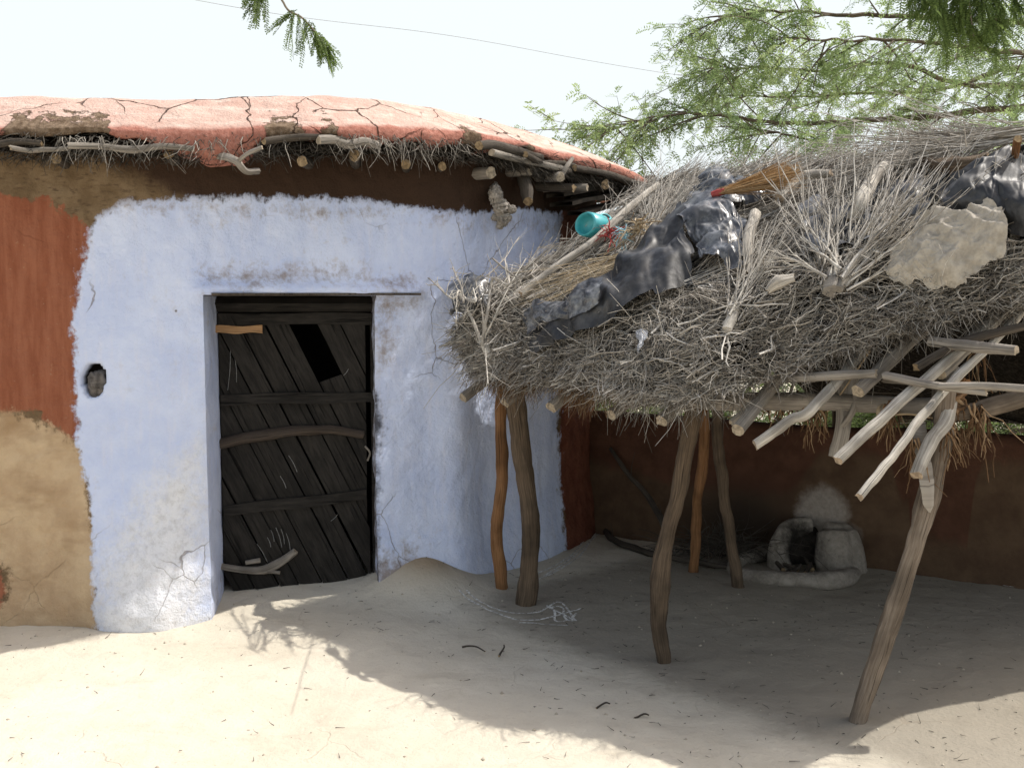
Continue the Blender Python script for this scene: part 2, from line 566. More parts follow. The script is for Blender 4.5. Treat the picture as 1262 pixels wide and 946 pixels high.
def mat_ground():
    n = NT('trodden clay ground', .97, .08)
    big = n.noise(.9, 5, .6); mid = n.noise(5, 6, .65); fin = n.noise(55, 5, .7)
    c = n.mix(n.rng(big, .3, .7), (.58, .525, .425, 1), (.66, .61, .51, 1))
    c = n.mix(n.rng(mid, .5, .75, 0, .5), c, (.50, .445, .355, 1))
    c = n.mix(n.rng(n.noise(2.3, 5, .65, n.scale(n.pos, (.5, 1.6, 1))), .55, .75, 0, .45), c, (.44, .385, .30, 1))
    c = n.mix(n.rng(fin, .58, .78, 0, .45), c, (.34, .27, .19, 1))
    sp = n.math('MULTIPLY', n.rng(n.voro(11, 'F1'), .09, .05), n.rng(n.noise(3, 3), .52, .6))
    c = n.mix(n.math('MULTIPLY', sp, .6), c, (.16, .12, .09, 1))
    # floor below the shelter painted darker grey to deepen its shade
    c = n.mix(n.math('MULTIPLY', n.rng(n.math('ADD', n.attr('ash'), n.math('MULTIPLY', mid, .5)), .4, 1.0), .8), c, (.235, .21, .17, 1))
    wv = n.vwarp(.2, 4)
    ck = n.math('MULTIPLY', n.rng(n.voro(1.4, vec=wv), .008, .002), n.rng(n.noise(1.1, 3), .52, .6))
    c = n.mix(n.math('MULTIPLY', ck, .18), c, (.27, .21, .15, 1))
    c = n.mix(n.math('MULTIPLY', n.attr('mound'), .95), c, (.33, .25, .165, 1))
    h = n.math('ADD', n.math('MULTIPLY', mid, 1.2), n.math('MULTIPLY', fin, .22))
    h = n.math('SUBTRACT', h, n.math('MULTIPLY', ck, .1))
    n.bump(h, .022, .8)
    return n.col(c)


def mat_yardwall():
    n = NT('brown mud yard wall', .95, .1)
    nb = n.noise(6, 6, .65); nf = n.noise(40, 4, .7)
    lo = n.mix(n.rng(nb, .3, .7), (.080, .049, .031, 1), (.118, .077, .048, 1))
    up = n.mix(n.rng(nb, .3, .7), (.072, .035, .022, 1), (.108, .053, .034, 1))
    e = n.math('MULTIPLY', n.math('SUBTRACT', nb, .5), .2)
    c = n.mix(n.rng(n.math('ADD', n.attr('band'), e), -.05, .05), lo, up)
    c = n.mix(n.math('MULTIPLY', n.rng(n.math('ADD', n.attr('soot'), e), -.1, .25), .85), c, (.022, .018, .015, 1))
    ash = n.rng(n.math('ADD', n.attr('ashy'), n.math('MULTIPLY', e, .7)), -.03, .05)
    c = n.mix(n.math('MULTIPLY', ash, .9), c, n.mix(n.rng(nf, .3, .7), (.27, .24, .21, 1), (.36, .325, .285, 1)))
    n.bump(n.math('ADD', nb, n.math('MULTIPLY', nf, .4)), .02, .8)
    return n.col(c)


def mat_plastic(name, c0, c1, rough=.32, wear=.5):
    n = NT(name, rough, .6)
    d = n.noise(14, 5, .7)
    c = n.mix(n.rng(d, .4, .68, 0, wear), c0, c1)
    n.put(n.b.inputs['Roughness'], n.rng(n.noise(9, 4), .3, .7, rough - .1, rough + .22))
    n.bump(n.noise(20, 3, .55, n.vwarp(.06, 10)), .006, .35)
    return n.col(c)


def mat_plain(name, c0, c1, scale=20, rough=.8, spec=.2, bump=.004):
    n = NT(name, rough, spec)
    g = n.noise(scale, 5, .65)
    n.bump(g, bump)
    return n.col(n.mix(n.rng(g, .3, .7), c0, c1))


M_WALL, M_ROOF, M_GROUND, M_YARD = mat_wall(), mat_roof(), mat_ground(), mat_yardwall()
M_PLAS = mat_plastic('black polythene', (.012, .0125, .014, 1), (.07, .072, .077, 1), .48, .7)
M_PLASG = mat_plastic('dusty grey polythene', (.045, .048, .055, 1), (.26, .27, .285, 1), .30, .8)
M_PLASW = mat_plastic('dusty pale polythene', (.22, .23, .25, 1), (.45, .46, .48, 1), .35, .7)
M_CLOTH = mat_plain('dirty cream cloth', (.30, .275, .235, 1), (.45, .415, .36, 1), 25, .9, .1)
M_RAG = mat_plain('grey rag cloth', (.05, .045, .042, 1), (.17, .155, .145, 1), 30, .9, .1)
M_REDRAG = mat_plain('faded red rag cloth', (.28, .05, .05, 1), (.42, .10, .09, 1), 40, .9, .1)
M_BLUERAG = mat_plain('pale blue string', (.22, .42, .52, 1), (.42, .6, .66, 1), 40, .8, .1)
M_TEAL = mat_plain('teal plastic', (.045, .36, .40, 1), (.10, .44, .47, 1), 9, .38, .5, .002)
M_HOLE = mat_plain('dark hollow', (.012, .012, .012, 1), (.02, .018, .016, 1))
M_STOVE = mat_plain('pale stove clay', (.22, .195, .165, 1), (.34, .31, .27, 1), 18, .95, .1, .015)
def mat_stove():
    n = NT('pale stove clay', .95, .1)
    g_ = n.noise(16, 6, .7)
    c = n.mix(n.rng(g_, .3, .7), (.20, .178, .15, 1), (.33, .30, .26, 1))
    d = n.t.nodes.new('ShaderNodeVectorMath'); d.operation = 'DISTANCE'
    n.link(n.pos, d.inputs[0]); d.inputs[1].default_value = tuple(gp(985, 700) + np.array([0, .06, .12]))
    f = n.rng(n.math('ADD', d.outputs['Value'], n.math('MULTIPLY', n.math('SUBTRACT', g_, .5), .18)), .08, .22, .95, 0)
    c = n.mix(f, c, (.02, .018, .016, 1))
    c = n.mix(n.rng(n.noise(40, 4, .7), .58, .72, 0, .5), c, (.10, .088, .075, 1))
    wv = n.vwarp(.06, 12)
    ck = n.rng(n.voro(7, vec=wv), .02, .006)
    c = n.mix(n.math('MULTIPLY', ck, .12), c, (.05, .045, .04, 1))
    n.bump(n.math('SUBTRACT', g_, n.math('MULTIPLY', ck, .08)), .02)
    return n.col(c)


M_STOVE = mat_stove()
M_SOOTCLAY = mat_plain('sooty stove clay', (.02, .018, .016, 1), (.05, .043, .037, 1), 18, .95, .1, .01)
M_WIRE = mat_plain('wire', (.25, .25, .26, 1), (.32, .32, .33, 1))


def mat_chalk():
    n = NT('chalk powder', 1, .05)
    n.col((.85, .84, .80, 1))
    n.put(n.b.inputs['Alpha'], n.math('MULTIPLY', n.rng(n.noise(60, 4, .7), .34, .56), .85))
    return n.m


M_CHALK = mat_chalk()

# ------------------------------------------------------------------ ground
HOUSE_C = np.array([-2.0, 7.3])
MOUND = gp(505, 705)


def ground_h(x, y):
    P = np.stack([x, y, np.zeros_like(x)], -1)
    near = np.exp(-((x / 9) ** 2 + ((y - 5) / 9) ** 2))
    h = (.020 * fbm(P, .9, 3, 11) + .010 * fbm(P, 4.5, 3, 12) + .004 * fbm(P, 13, 2, 15)) * near + .25 * fbm(P, .03, 3, 14) * (1 - near) * sstep(14, 50, np.hypot(x, y))
    # mound at the foot of the wall right of the door
    h = h + .19 * np.exp(-(((x + .52) / .26) ** 2 + ((y - 5.62) / .24) ** 2))
    h = h + .05 * np.exp(-(((x + 1.2) / .5) ** 2 + ((y - 5.62) / .22) ** 2))
    return h


def make_ground():
    def axis(a, b, st, far):
        mid = np.arange(a, b, st)
        out, s, x = [], st, b
        while x < far:
            s *= 1.22; x += s; out.append(x)
        lo, s, x = [], st, a
        while x > -far:
            s *= 1.22; x -= s; lo.append(x)
        return np.array(lo[::-1] + list(mid) + [b] + out)
    X = axis(-3.6, 4.4, .03, 400); Y = axis(2.6, 8.0, .03, 400)
    XX, YY = np.meshgrid(X, Y, indexing='ij')
    H = ground_h(XX, YY)
    u, v = uv_of(XX, YY)
    ash = sstep(-.7, .2, v) * sstep(-.6, .1, u) * sstep(3.6, 3.0, u) * sstep(3.0, 2.4, v)  # shelter footprint where shade is painted into the ground
    md = np.exp(-(((XX + .50) / .24) ** 2 + ((YY - 5.62) / .22) ** 2) * 1.4)
    mb = MB()
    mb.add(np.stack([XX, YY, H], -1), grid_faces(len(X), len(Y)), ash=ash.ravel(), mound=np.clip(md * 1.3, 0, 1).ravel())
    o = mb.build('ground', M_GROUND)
    tag(o, kind='structure')
    return o


# shelter frame: u along the front row of posts, v towards the back
A_ = gp(648, 745); C_ = gp(1060, 890)
EU = nrm((C_ - A_)[:2]); EV = np.array([-EU[1], EU[0]])


def uv_of(x, y):
    dx, dy = x - A_[0], y - A_[1]
    return dx * EU[0] + dy * EU[1], dx * EV[0] + dy * EV[1]


def W(u, v, z):
    u, v, z = np.broadcast_arrays(np.asarray(u, float), v, z)
    return np.stack([A_[0] + u * EU[0] + v * EV[0], A_[1] + u * EU[1] + v * EV[1], z], -1)


SL, Z0, V0 = .567, 1.60, -.10


def plane_hit(px, py, off=0.0, z0=None):
    """point where the view ray meets the shelter's sloping roof, off metres above it"""
    d = ray(px, py)
    z0 = Z0 if z0 is None else z0
    u0, v0 = uv_of(EYE[0], EYE[1])
    dv = d[0] * EV[0] + d[1] * EV[1]
    # EYE.z + t d.z = z0 + off + SL*(v0 + t dv - V0)
    t = (z0 + off + SL * (v0 - V0) - EYE[2]) / (d[2] - SL * dv)
    return EYE + d * t


def RP(px, py, off=0.02):
    return plane_hit(px, py, off)


def RR(px, py, off=0.0):
    return plane_hit(px, py, off, Z0 - .40)


ROOF_N = nrm(np.array([-SL * EV[0], -SL * EV[1], 1.0]))

make_ground()


# ------------------------------------------------------------------ mud house
house = thing('mud_house', 'low mud house with pale blue limewashed front, dark plank door and red mud roof', 'house', (-2.0, 7.0, 0))
WC = np.array([(-4.9, 4.95), (-3.6, 4.90), (-2.6, 4.97), (-1.95, 5.06), (-1.58, 5.15), (-1.0, 5.40), (-.40, 5.66), (-.02, 6.03), (.30, 6.48), (.52, 6.92),
               (.60, 7.4), (.45, 8.2), (-.5, 9.2), (-2.2, 9.6), (-4.2, 9.3), (-5.3, 8.0), (-5.5, 6.2)])


def closed_crom(P, n):
    Q = np.vstack([P[-2:], P, P[:3]])
    C = crom(Q, 40 * (len(Q) - 1) + 1)
    return C[80:80 + 40 * len(P) + 1]


def build_wall():
    C = closed_crom(WC, 0)
    s = np.concatenate([[0], np.cumsum(np.linalg.norm(np.diff(C, axis=0), axis=1))])
    S = s[-1]
    # fine spacing along the visible front, coarse elsewhere
    s_front0 = s[np.argmin(np.hypot(C[:, 0] + 3.1, C[:, 1] - 4.93))]
    s_front1 = s[np.argmin(np.hypot(C[:, 0] - .60, C[:, 1] - 7.4))]
    ss = np.concatenate([np.arange(0, s_front0, .1), np.arange(s_front0, s_front1, .014), np.arange(s_front1, S, .12)])
    X = np.interp(ss, s, C[:, 0]); Y = np.interp(ss, s, C[:, 1])
    tx = np.interp(ss, s, np.gradient(C[:, 0], s)); ty = np.interp(ss, s, np.gradient(C[:, 1], s))
    tl = np.hypot(tx, ty); nx, ny = ty / tl, -tx / tl       # outward (towards the camera on the front)
    Z = np.concatenate([np.linspace(-.15, 2.42, 175)])
    nz = len(Z)
    XX = np.repeat(X[:, None], nz, 1); YY = np.repeat(Y[:, None], nz, 1); ZZ = np.repeat(Z[None], len(ss), 0)
    NX = nx[:, None]; NY = ny[:, None]
    P = np.stack([XX, YY, ZZ], -1)
    front = (YY < 7.6)

    def wx(px, py):
        """(x, z) of a front-wall point seen at this pixel"""
        Yq = 5.2
        for _ in range(6):
            q = at(px, py, Yq)
            k = np.argmin(np.abs(C[40:400, 0] - q[0]))
            Yq = C[40 + k, 1]
        return (q[0], q[2])
    poly = lambda pts: [wx(*p) for p in pts]
    sd = lambda pts: np.where(front, poly_sdf(XX, ZZ, poly(pts)), -1.0)
    a_blue = sd([(150, 250), (112, 276), (100, 330), (90, 400), (88, 470), (95, 540), (108, 600), (120, 690), (132, 790), (300, 800), (560, 800), (690, 760), (690, 500), (690, 262), (640, 258), (560, 262), (470, 250), (400, 244), (300, 243), (220, 245)])
    a_red = sd([(-300, 225), (-20, 232), (60, 246), (112, 280), (120, 330), (120, 470), (100, 545), (70, 525), (30, 505), (-300, 500)])
    a_red = np.maximum(a_red, sd([(-60, 690), (5, 700), (12, 730), (0, 760), (-60, 780)]))
    a_tan = sd([(-300, 500), (30, 512), (70, 532), (100, 556), (118, 640), (140, 800), (-300, 820)])
    a_tan = np.minimum(a_tan, -sd([(-60, 690), (5, 700), (12, 730), (0, 760), (-60, 780)]))
    a_lime = sd([(180, 600), (250, 540), (262, 800), (110, 800), (128, 690)])
    a_dred = np.where(front, poly_sdf(XX, ZZ, [wx(690, 500), (.2 + .11, -1), (3, -1), (3, 3), wx(690, 262)]), -1)
    a_dred = np.where((ny[:, None] > -.1) & front, .2, a_dred)
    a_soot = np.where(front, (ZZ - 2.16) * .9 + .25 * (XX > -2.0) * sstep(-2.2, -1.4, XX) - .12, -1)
    a_dirt = np.maximum(sd([(252, 338), (330, 330), (420, 332), (508, 345), (505, 356), (400, 346), (255, 352)]),
                        sd([(466, 366), (515, 366), (490, 385), (478, 430), (466, 500)]))
    a_dirt = np.maximum(a_dirt, sd([(455, 735), (462, 690), (500, 676), (540, 700), (560, 760), (455, 780)]))
    a_dirt = np.maximum(a_dirt, np.where(front, .05 - np.abs(ZZ - 2.09) * .9 - .05, -1))
    a_black = sd([(462, 480), (470, 485), (472, 520), (466, 560), (460, 700), (455, 700), (455, 480)])
    # relief
    flare = np.exp(-((XX + 1.86) / .34) ** 2) * sstep(.95, .02, ZZ)
    disp = .018 * fbm(P, 1.7, 3, 3) + .013 * fbm(P * [1, 1, .55], 6, 3, 5) + .005 * fbm(P, 22, 2, 8)
    disp = disp + .20 * flare ** 1.4 * (1 + .35 * fbm(P, 3.2, 3, 21))
    disp = disp + .05 * sstep(.5, 0, ZZ)
    ex, ez = zip(*poly([(250, 350), (508, 350)]))
    brow = np.where(front, np.exp(-((ZZ - (1.6 + .075)) / .05) ** 2) * sstep(ex[0] - .12, ex[0] + .02, XX) * sstep(ex[1] + .14, ex[1] - .04, XX), 0)
    disp = disp + .06 * brow
    # rounded buttress right of the door
    bx = wx(560, 560)[0]
    disp = disp + .05 * np.exp(-((XX - bx) / .10) ** 2) * sstep(2.0, 1.2, ZZ) * front - .03 * np.exp(-((XX - bx - .22) / .09) ** 2) * sstep(1.5, .8, ZZ) * front
    hole = np.zeros_like(XX)
    for (px, py, rx, rz) in ((115, 469, .050, .074), (654, 473, .06, .06)):
        hx, hz = wx(px, py)
        dd = np.sqrt(((XX - hx) / rx) ** 2 + ((ZZ - hz) / rz) ** 2) + .35 * fbm(P, 14, 2, 31)
        hole = np.maximum(hole, np.where(front, sstep(1.05, .9, dd), 0))
    disp = disp - .11 * hole
    V = P.copy()
    V[..., 0] += NX * disp; V[..., 1] += NY * disp
    # door opening
    xl, xr, zt = wx(251, 500)[0], wx(463, 500)[0], at(366, 365, 5.3)[2]
    ic = (front[:, 0]) & (X > xl) & (X < xr) & (ny < -.3)
    ks = np.where(ic)[0]; k0, k1 = ks[0], ks[-1]
    jt = np.searchsorted(Z, zt)
    keep = np.ones((len(ss), nz - 1), bool)
    keep[k0:k1, :jt] = False
    mb = MB()
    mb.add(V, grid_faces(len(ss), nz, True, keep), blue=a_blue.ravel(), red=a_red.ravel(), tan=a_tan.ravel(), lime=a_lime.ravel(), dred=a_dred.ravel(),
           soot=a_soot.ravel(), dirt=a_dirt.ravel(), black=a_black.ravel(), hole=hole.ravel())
    # reveals: from the opening's rim to the door plane
    DL = at(272, 550, 5.50); DR = at(459, 550, 5.66)
    din = [np.array([DL[0], DL[1]]), np.array([DR[0], DR[1]])]

    def strip(rim, inner, **kw):
        n = len(rim); m = 9
        t = np.linspace(0, 1, m)[None, :, None]
        G = rim[:, None] * (1 - t) + inner[:, None] * t
        G[:, 1:-1] += (fbm(G[:, 1:-1], 7, 3, 4) * .012)[..., None]
        mb.add(G, grid_faces(n, m), **kw)
    left = V[k0, :jt + 1]
    inn = left.copy(); inn[:, 0] = din[0][0]; inn[:, 1] = din[0][1]
    dl_ = np.full(len(left) * 9, .0)
    strip(left[::-1], inn[::-1], blue=np.full(len(left) * 9, .3), red=-1., tan=-1., lime=-.2, dred=-1., soot=-1., dirt=np.repeat(sstep(.25, 0, left[::-1, 2]) * .1 - .1, 9), black=-1., hole=0.)
    right = V[k1, :jt + 1]
    inn = right.copy(); inn[:, 0] = din[1][0]; inn[:, 1] = din[1][1]
    strip(right, inn, blue=.3, red=-1., tan=-1., lime=-.2, dred=-1., soot=-1., dirt=.05, black=.0, hole=0.)
    top = V[k0:k1 + 1, jt]
    tt = np.linspace(0, 1, len(top))[:, None]
    inn = np.concatenate([din[0] * (1 - tt) + din[1] * tt, top[:, 2:]], 1)
    strip(top, inn, blue=.3, red=-1., tan=-1., lime=-.2, dred=-1., soot=-1., dirt=.15, black=.1, hole=0.)
    mb.build('wall', M_WALL, house)
    return wx, DL, DR, zt, (X, Y, nx, ny)


wx, DL, DR, ZT, WLOOP = build_wall()


def wall_pt(px, py, out=0.0):
    x, z = wx(px, py)
    X, Y, nx, ny = WLOOP
    k = np.argmin(np.abs(X - x) + 10 * (Y > 7.3))
    return np.array([x + nx[k] * out, Y[k] + ny[k] * out, z])


# interior: dark back so that the gaps of the door read black
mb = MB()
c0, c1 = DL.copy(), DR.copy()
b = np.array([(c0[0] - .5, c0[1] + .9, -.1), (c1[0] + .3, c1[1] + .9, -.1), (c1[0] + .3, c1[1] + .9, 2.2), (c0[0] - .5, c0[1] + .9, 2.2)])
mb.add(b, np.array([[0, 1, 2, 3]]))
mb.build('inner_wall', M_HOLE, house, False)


# ---- door
def clip_poly(poly, a, b, c):
    out = []
    for i in range(len(poly)):
        p, q = poly[i], poly[(i + 1) % len(poly)]
        dp, dq = a * p[0] + b * p[1] + c, a * q[0] + b * q[1] + c
        if dp >= 0: out.append(p)
        if dp * dq < 0:
            t = dp / (dp - dq); out.append((p[0] + t * (q[0] - p[0]), p[1] + t * (q[1] - p[1])))
    return out


ED = nrm(np.array([DR[0] - DL[0], DR[1] - DL[1], 0])); ND = np.array([ED[1], -ED[0], 0])   # ND towards the camera
DW = np.linalg.norm((DR - DL)[:2]); DH = ZT - .015
zb0 = at(275, 729, DL[1])[2]; zb1 = at(458, 712, DR[1])[2]


def dpt(a, z, out):
    return np.array([DL[0], DL[1], 0]) + ED * a + np.array([0, 0, z]) + ND * out


def slab(mb, poly, t0, t1, seed, tilt=0.0, grain=None):
    n = len(poly)
    arr = np.array(poly)
    c = arr.mean(0)
    ca, sa = math.cos(R2D(25)), math.sin(R2D(25))
    vs, tc = [], []
    for t in (t0, t1):
        for p in poly:
            o = tilt * (p[0] - c[0])
            vs.append(dpt(p[0], p[1], t + o))
            g = (p[0] * -sa + p[1] * ca, p[0] * ca + p[1] * sa) if grain is None else (p[0], p[1])
            tc.append((g[0] + seed * 3.3, g[1] + seed * 1.7, seed * .37 % 1))
    fr = [np.array([[n + i for i in range(n)]])]
    fr.append(np.array([[i for i in range(n)][::-1]]))
    fr.append(np.array([[i, (i + 1) % n, n + (i + 1) % n, n + i] for i in range(n)]))
    mb.add(np.array(vs), fr, tc=np.array(tc), cap=0.)


door = None
dmb = MB()
zl = lambda a: zb0 + (zb1 - zb0) * a / DW
ztop = at(300, 386, DL[1])[2]
tan_ = math.tan(R2D(25.5))
# plank right edges along the slant, gap after it
xs, x = [], -.02
wds = [.115, .13, .10, .125, .14, .11, .13, .12, .14, .12, .13, .12, .13, .12]
gaps = [.006, .012, .004, .007, .010, .005, .016, .009, .005, .008, .006, .010, .006, .005]
x = -.06
for i, (w_, g_) in enumerate(zip(wds, gaps)):
    # slanted strip: a = x + (ztop - z)*tan_ - shift
    sh = .62
    e0, e1 = x - sh, x + w_ - sh
    P_ = [(-.02, zb0 - .02), (DW + .02, zb1 - .02), (DW + .02, ztop), (-.02, ztop)]
    # condition a - (ztop - z)*tan - e0 >= 0
    P_ = clip_poly(P_, 1, tan_, -(ztop * tan_) - e0)
    if len(P_) >= 3: P_ = clip_poly(P_, -1, -tan_, ztop * tan_ + e1)
    if len(P_) >= 3: P_ = clip_poly(P_, 1, 0, -.006)
    if len(P_) >= 3: P_ = clip_poly(P_, -1, 0, DW - .035)
    if len(P_) >= 3:
        P_ = clip_poly(P_, -(zb1 - zb0) / DW, 1, -zb0)
        xh = at(352, 400, 5.55)[0]
        ah = (xh - DL[0]) / ED[0]
        if e0 < ah + .03 < e1 + .02:      # the plank broken away below the top board
            P_ = clip_poly(P_, .35, -1, at(380, 478, 5.58)[2] - .35 * .45)
        if len(P_) >= 3:
            if i == 6:
                P_ = [(p[0] + (.014 if p[1] < .5 else 0), p[1]) for p in P_]
            slab(dmb, P_, -.005 + .006 * (i % 3), .022 + .006 * (i % 3) + .004 * random.random(), i + 1, random.uniform(-.05, .05))
    x += w_ + g_
door = dmb.build('door', M_DOOR, house, False)


def dpx(px, py, out):
    a = (at(px, py, 5.55)[0] - DL[0]) / ED[0]
    q = dpt(a, 0, 0)
    return dpt(a, at(px, py, q[1])[2], out)


def rail(name, pts, r, mat, flat=.6, seed=3, kn=.12):
    m = MB()
    tube(m, [dpx(px, py, .045) for px, py in pts], r, 8, .025, kn, seed, rough_cut=.012)
    return m.build(name, mat, door)


def board(name, px0, px1, py0, py1, mat, out=.05, th=.022, slant=0):
    m = MB()
    a0 = (at(px0, 450, 5.55)[0] - DL[0]) / ED[0]; a1 = (at(px1, 450, 5.55)[0] - DL[0]) / ED[0]
    n = 14
    ps = []
    for k in range(n + 1):
        f = k / n
        ps.append((a0 + (a1 - a0) * f, at(px0, py1 + slant * f, 5.55)[2] + .004 * math.sin(f * 9 + px0)))
    for k in range(n + 1):
        f = 1 - k / n
        ps.append((a0 + (a1 - a0) * f, at(px0, py0 + slant * f, 5.55)[2] + .004 * math.sin(f * 7 + px0)))
    slab(m, ps, out - th, out, px0 * .1, grain=1)
    return m.build(name, mat, door, False)


board('rail', 275, 453, 484, 497, M_DOOR)
board('rail', 276, 446, 619, 632, M_DOOR, slant=-14)
tag(rail('rail', [(277, 545), (310, 537), (350, 531), (400, 528), (443, 534)], [.026, .03, .028, .027, .022],
         mat_wood('scarred rail wood', (.045, .036, .03, 1), (.085, .065, .05, 1), (.20, .10, .06, 1), 1.8), seed=5, kn=.2), 'round knotty rail bowed across the middle of the door')
r_ = rail('branch_bolt', [(277, 695), (300, 699), (325, 699), (345, 690), (362, 677)], [.018, .022, .026, .024, .02], M_GREY, seed=9, kn=.25)
m = MB(); tube(m, [dpx(305, 690, .055), dpx(322, 687, .055)], .014, 7, .02, .2, 12); tube(m, [dpx(322, 699, .05), dpx(345, 702, .06)], [.016, .01], 7, .02, .2, 13); m.build('twig_stub', M_GREY, r_)
tag(board('lath', 271, 325, 401, 410, M_LATH, .055, .03), 'pale new wooden lath nailed at the top corner')
board('top_board', 273, 458, 386, 400, M_DOOR, .04, .02)
board('side_frame', 453, 462, 386, 712, M_DOOR, .055, .05)
# latch
m = MB(); tube(m, [dpx(446, 548, .05), dpx(452, 556, .05), dpx(449, 566, .05)], .006, 6, .01, .1, 2); m.build('latch', M_GREY, door)
# chalk scratches on the planks
CHK = mat_plain('chalk stroke', (.3, .3, .29, 1), (.16, .16, .155, 1), 90)
for (x0, y0, x1, y1) in [(287, 430, 284, 480), (292, 440, 294, 470), (334, 651, 338, 665), (340, 648, 347, 672), (346, 650, 350, 668), (352, 655, 357, 676), (330, 660, 334, 672), (405, 640, 413, 632), (318, 668, 330, 690), (300, 455, 304, 445), (355, 560, 365, 580), (420, 462, 426, 454), (345, 585, 352, 600)]:
    m = MB()
    tube(m, [dpx(x0, y0, .036), dpx((x0 + x1) / 2 + 1, (y0 + y1) / 2, .037), dpx(x1, y1, .036)], .0016, 4, .02, .4, 1)
    m.build('chalk_mark', CHK, door)

# lintel: dark beam in the opening and a dark strip drawn as the shadow gap under the brow
m = MB()
tube(m, [dpx(262, 375, .02), dpx(465, 375, .02)], .042, 4, .04, .03, 4)
m.build('lintel_beam', M_DOOR, house, False)
m = MB()
for k in range(24):
    pass
pa = [wall_pt(px, 362.5, .040) for px in (259, 300, 350, 400, 450, 490, 514)]
P_ = crom(pa, 40)
Pn = np.array([WLOOP[2][np.argmin(np.abs(WLOOP[0] - p[0]) + 10 * (WLOOP[1] > 7.3))] for p in P_])
Pm = np.array([WLOOP[3][np.argmin(np.abs(WLOOP[0] - p[0]) + 10 * (WLOOP[1] > 7.3))] for p in P_])
o_ = np.stack([Pn, Pm, 0 * Pn], -1)
w_ = (.028 + .006 * fbm(P_, 9, 2, 3))[:, None]
up_ = np.array([0, 0, 1.0])
Q = np.stack([P_ - o_ * .2 + up_ * .008, P_ + o_ * w_ + up_ * .006, P_ + o_ * w_ - up_ * .006, P_ - o_ * .2 - up_ * .008], 1)
m.add(Q, grid_faces(len(P_), 4), tc=np.repeat(P_, 4, 0), cap=0.)
m.build('shadow_gap_strip', M_DARKW, house)

# ---- roof
EV_PL = np.array([(-5.2, 4.75), (-3.4, 4.72), (-2.5, 4.78), (-1.5, 4.93), (-.78, 5.15), (-.17, 5.62), (.33, 6.15), (.72, 6.58), (.93, 6.95),
                  (.95, 7.6), (.6, 8.5), (-.6, 9.6), (-2.3, 10.0), (-4.4, 9.7), (-5.7, 8.3), (-5.9, 6.2)])
EZ = np.array([2.37, 2.37, 2.375, 2.39, 2.44, 2.475, 2.455, 2.44, 2.41, 2.42, 2.45, 2.45, 2.45, 2.45, 2.4, 2.38])


def roof_curve():
    C = closed_crom(np.concatenate([EV_PL, EZ[:, None]], 1), 0)
    s = np.concatenate([[0], np.cumsum(np.linalg.norm(np.diff(C, axis=0), axis=1))])
    return C, s


RC, RS = roof_curve()


def roof_frame(ss):
    p = np.stack([np.interp(ss, RS, RC[:, k]) for k in range(3)], -1)
    d = np.stack([np.interp(ss, RS, np.gradient(RC[:, k], RS)) for k in range(2)], -1)
    d = nrm(d)
    nrm_out = np.stack([d[:, 1], -d[:, 0], 0 * d[:, 0]], -1)
    return p, nrm_out, np.concatenate([d, 0 * d[:, :1]], 1)


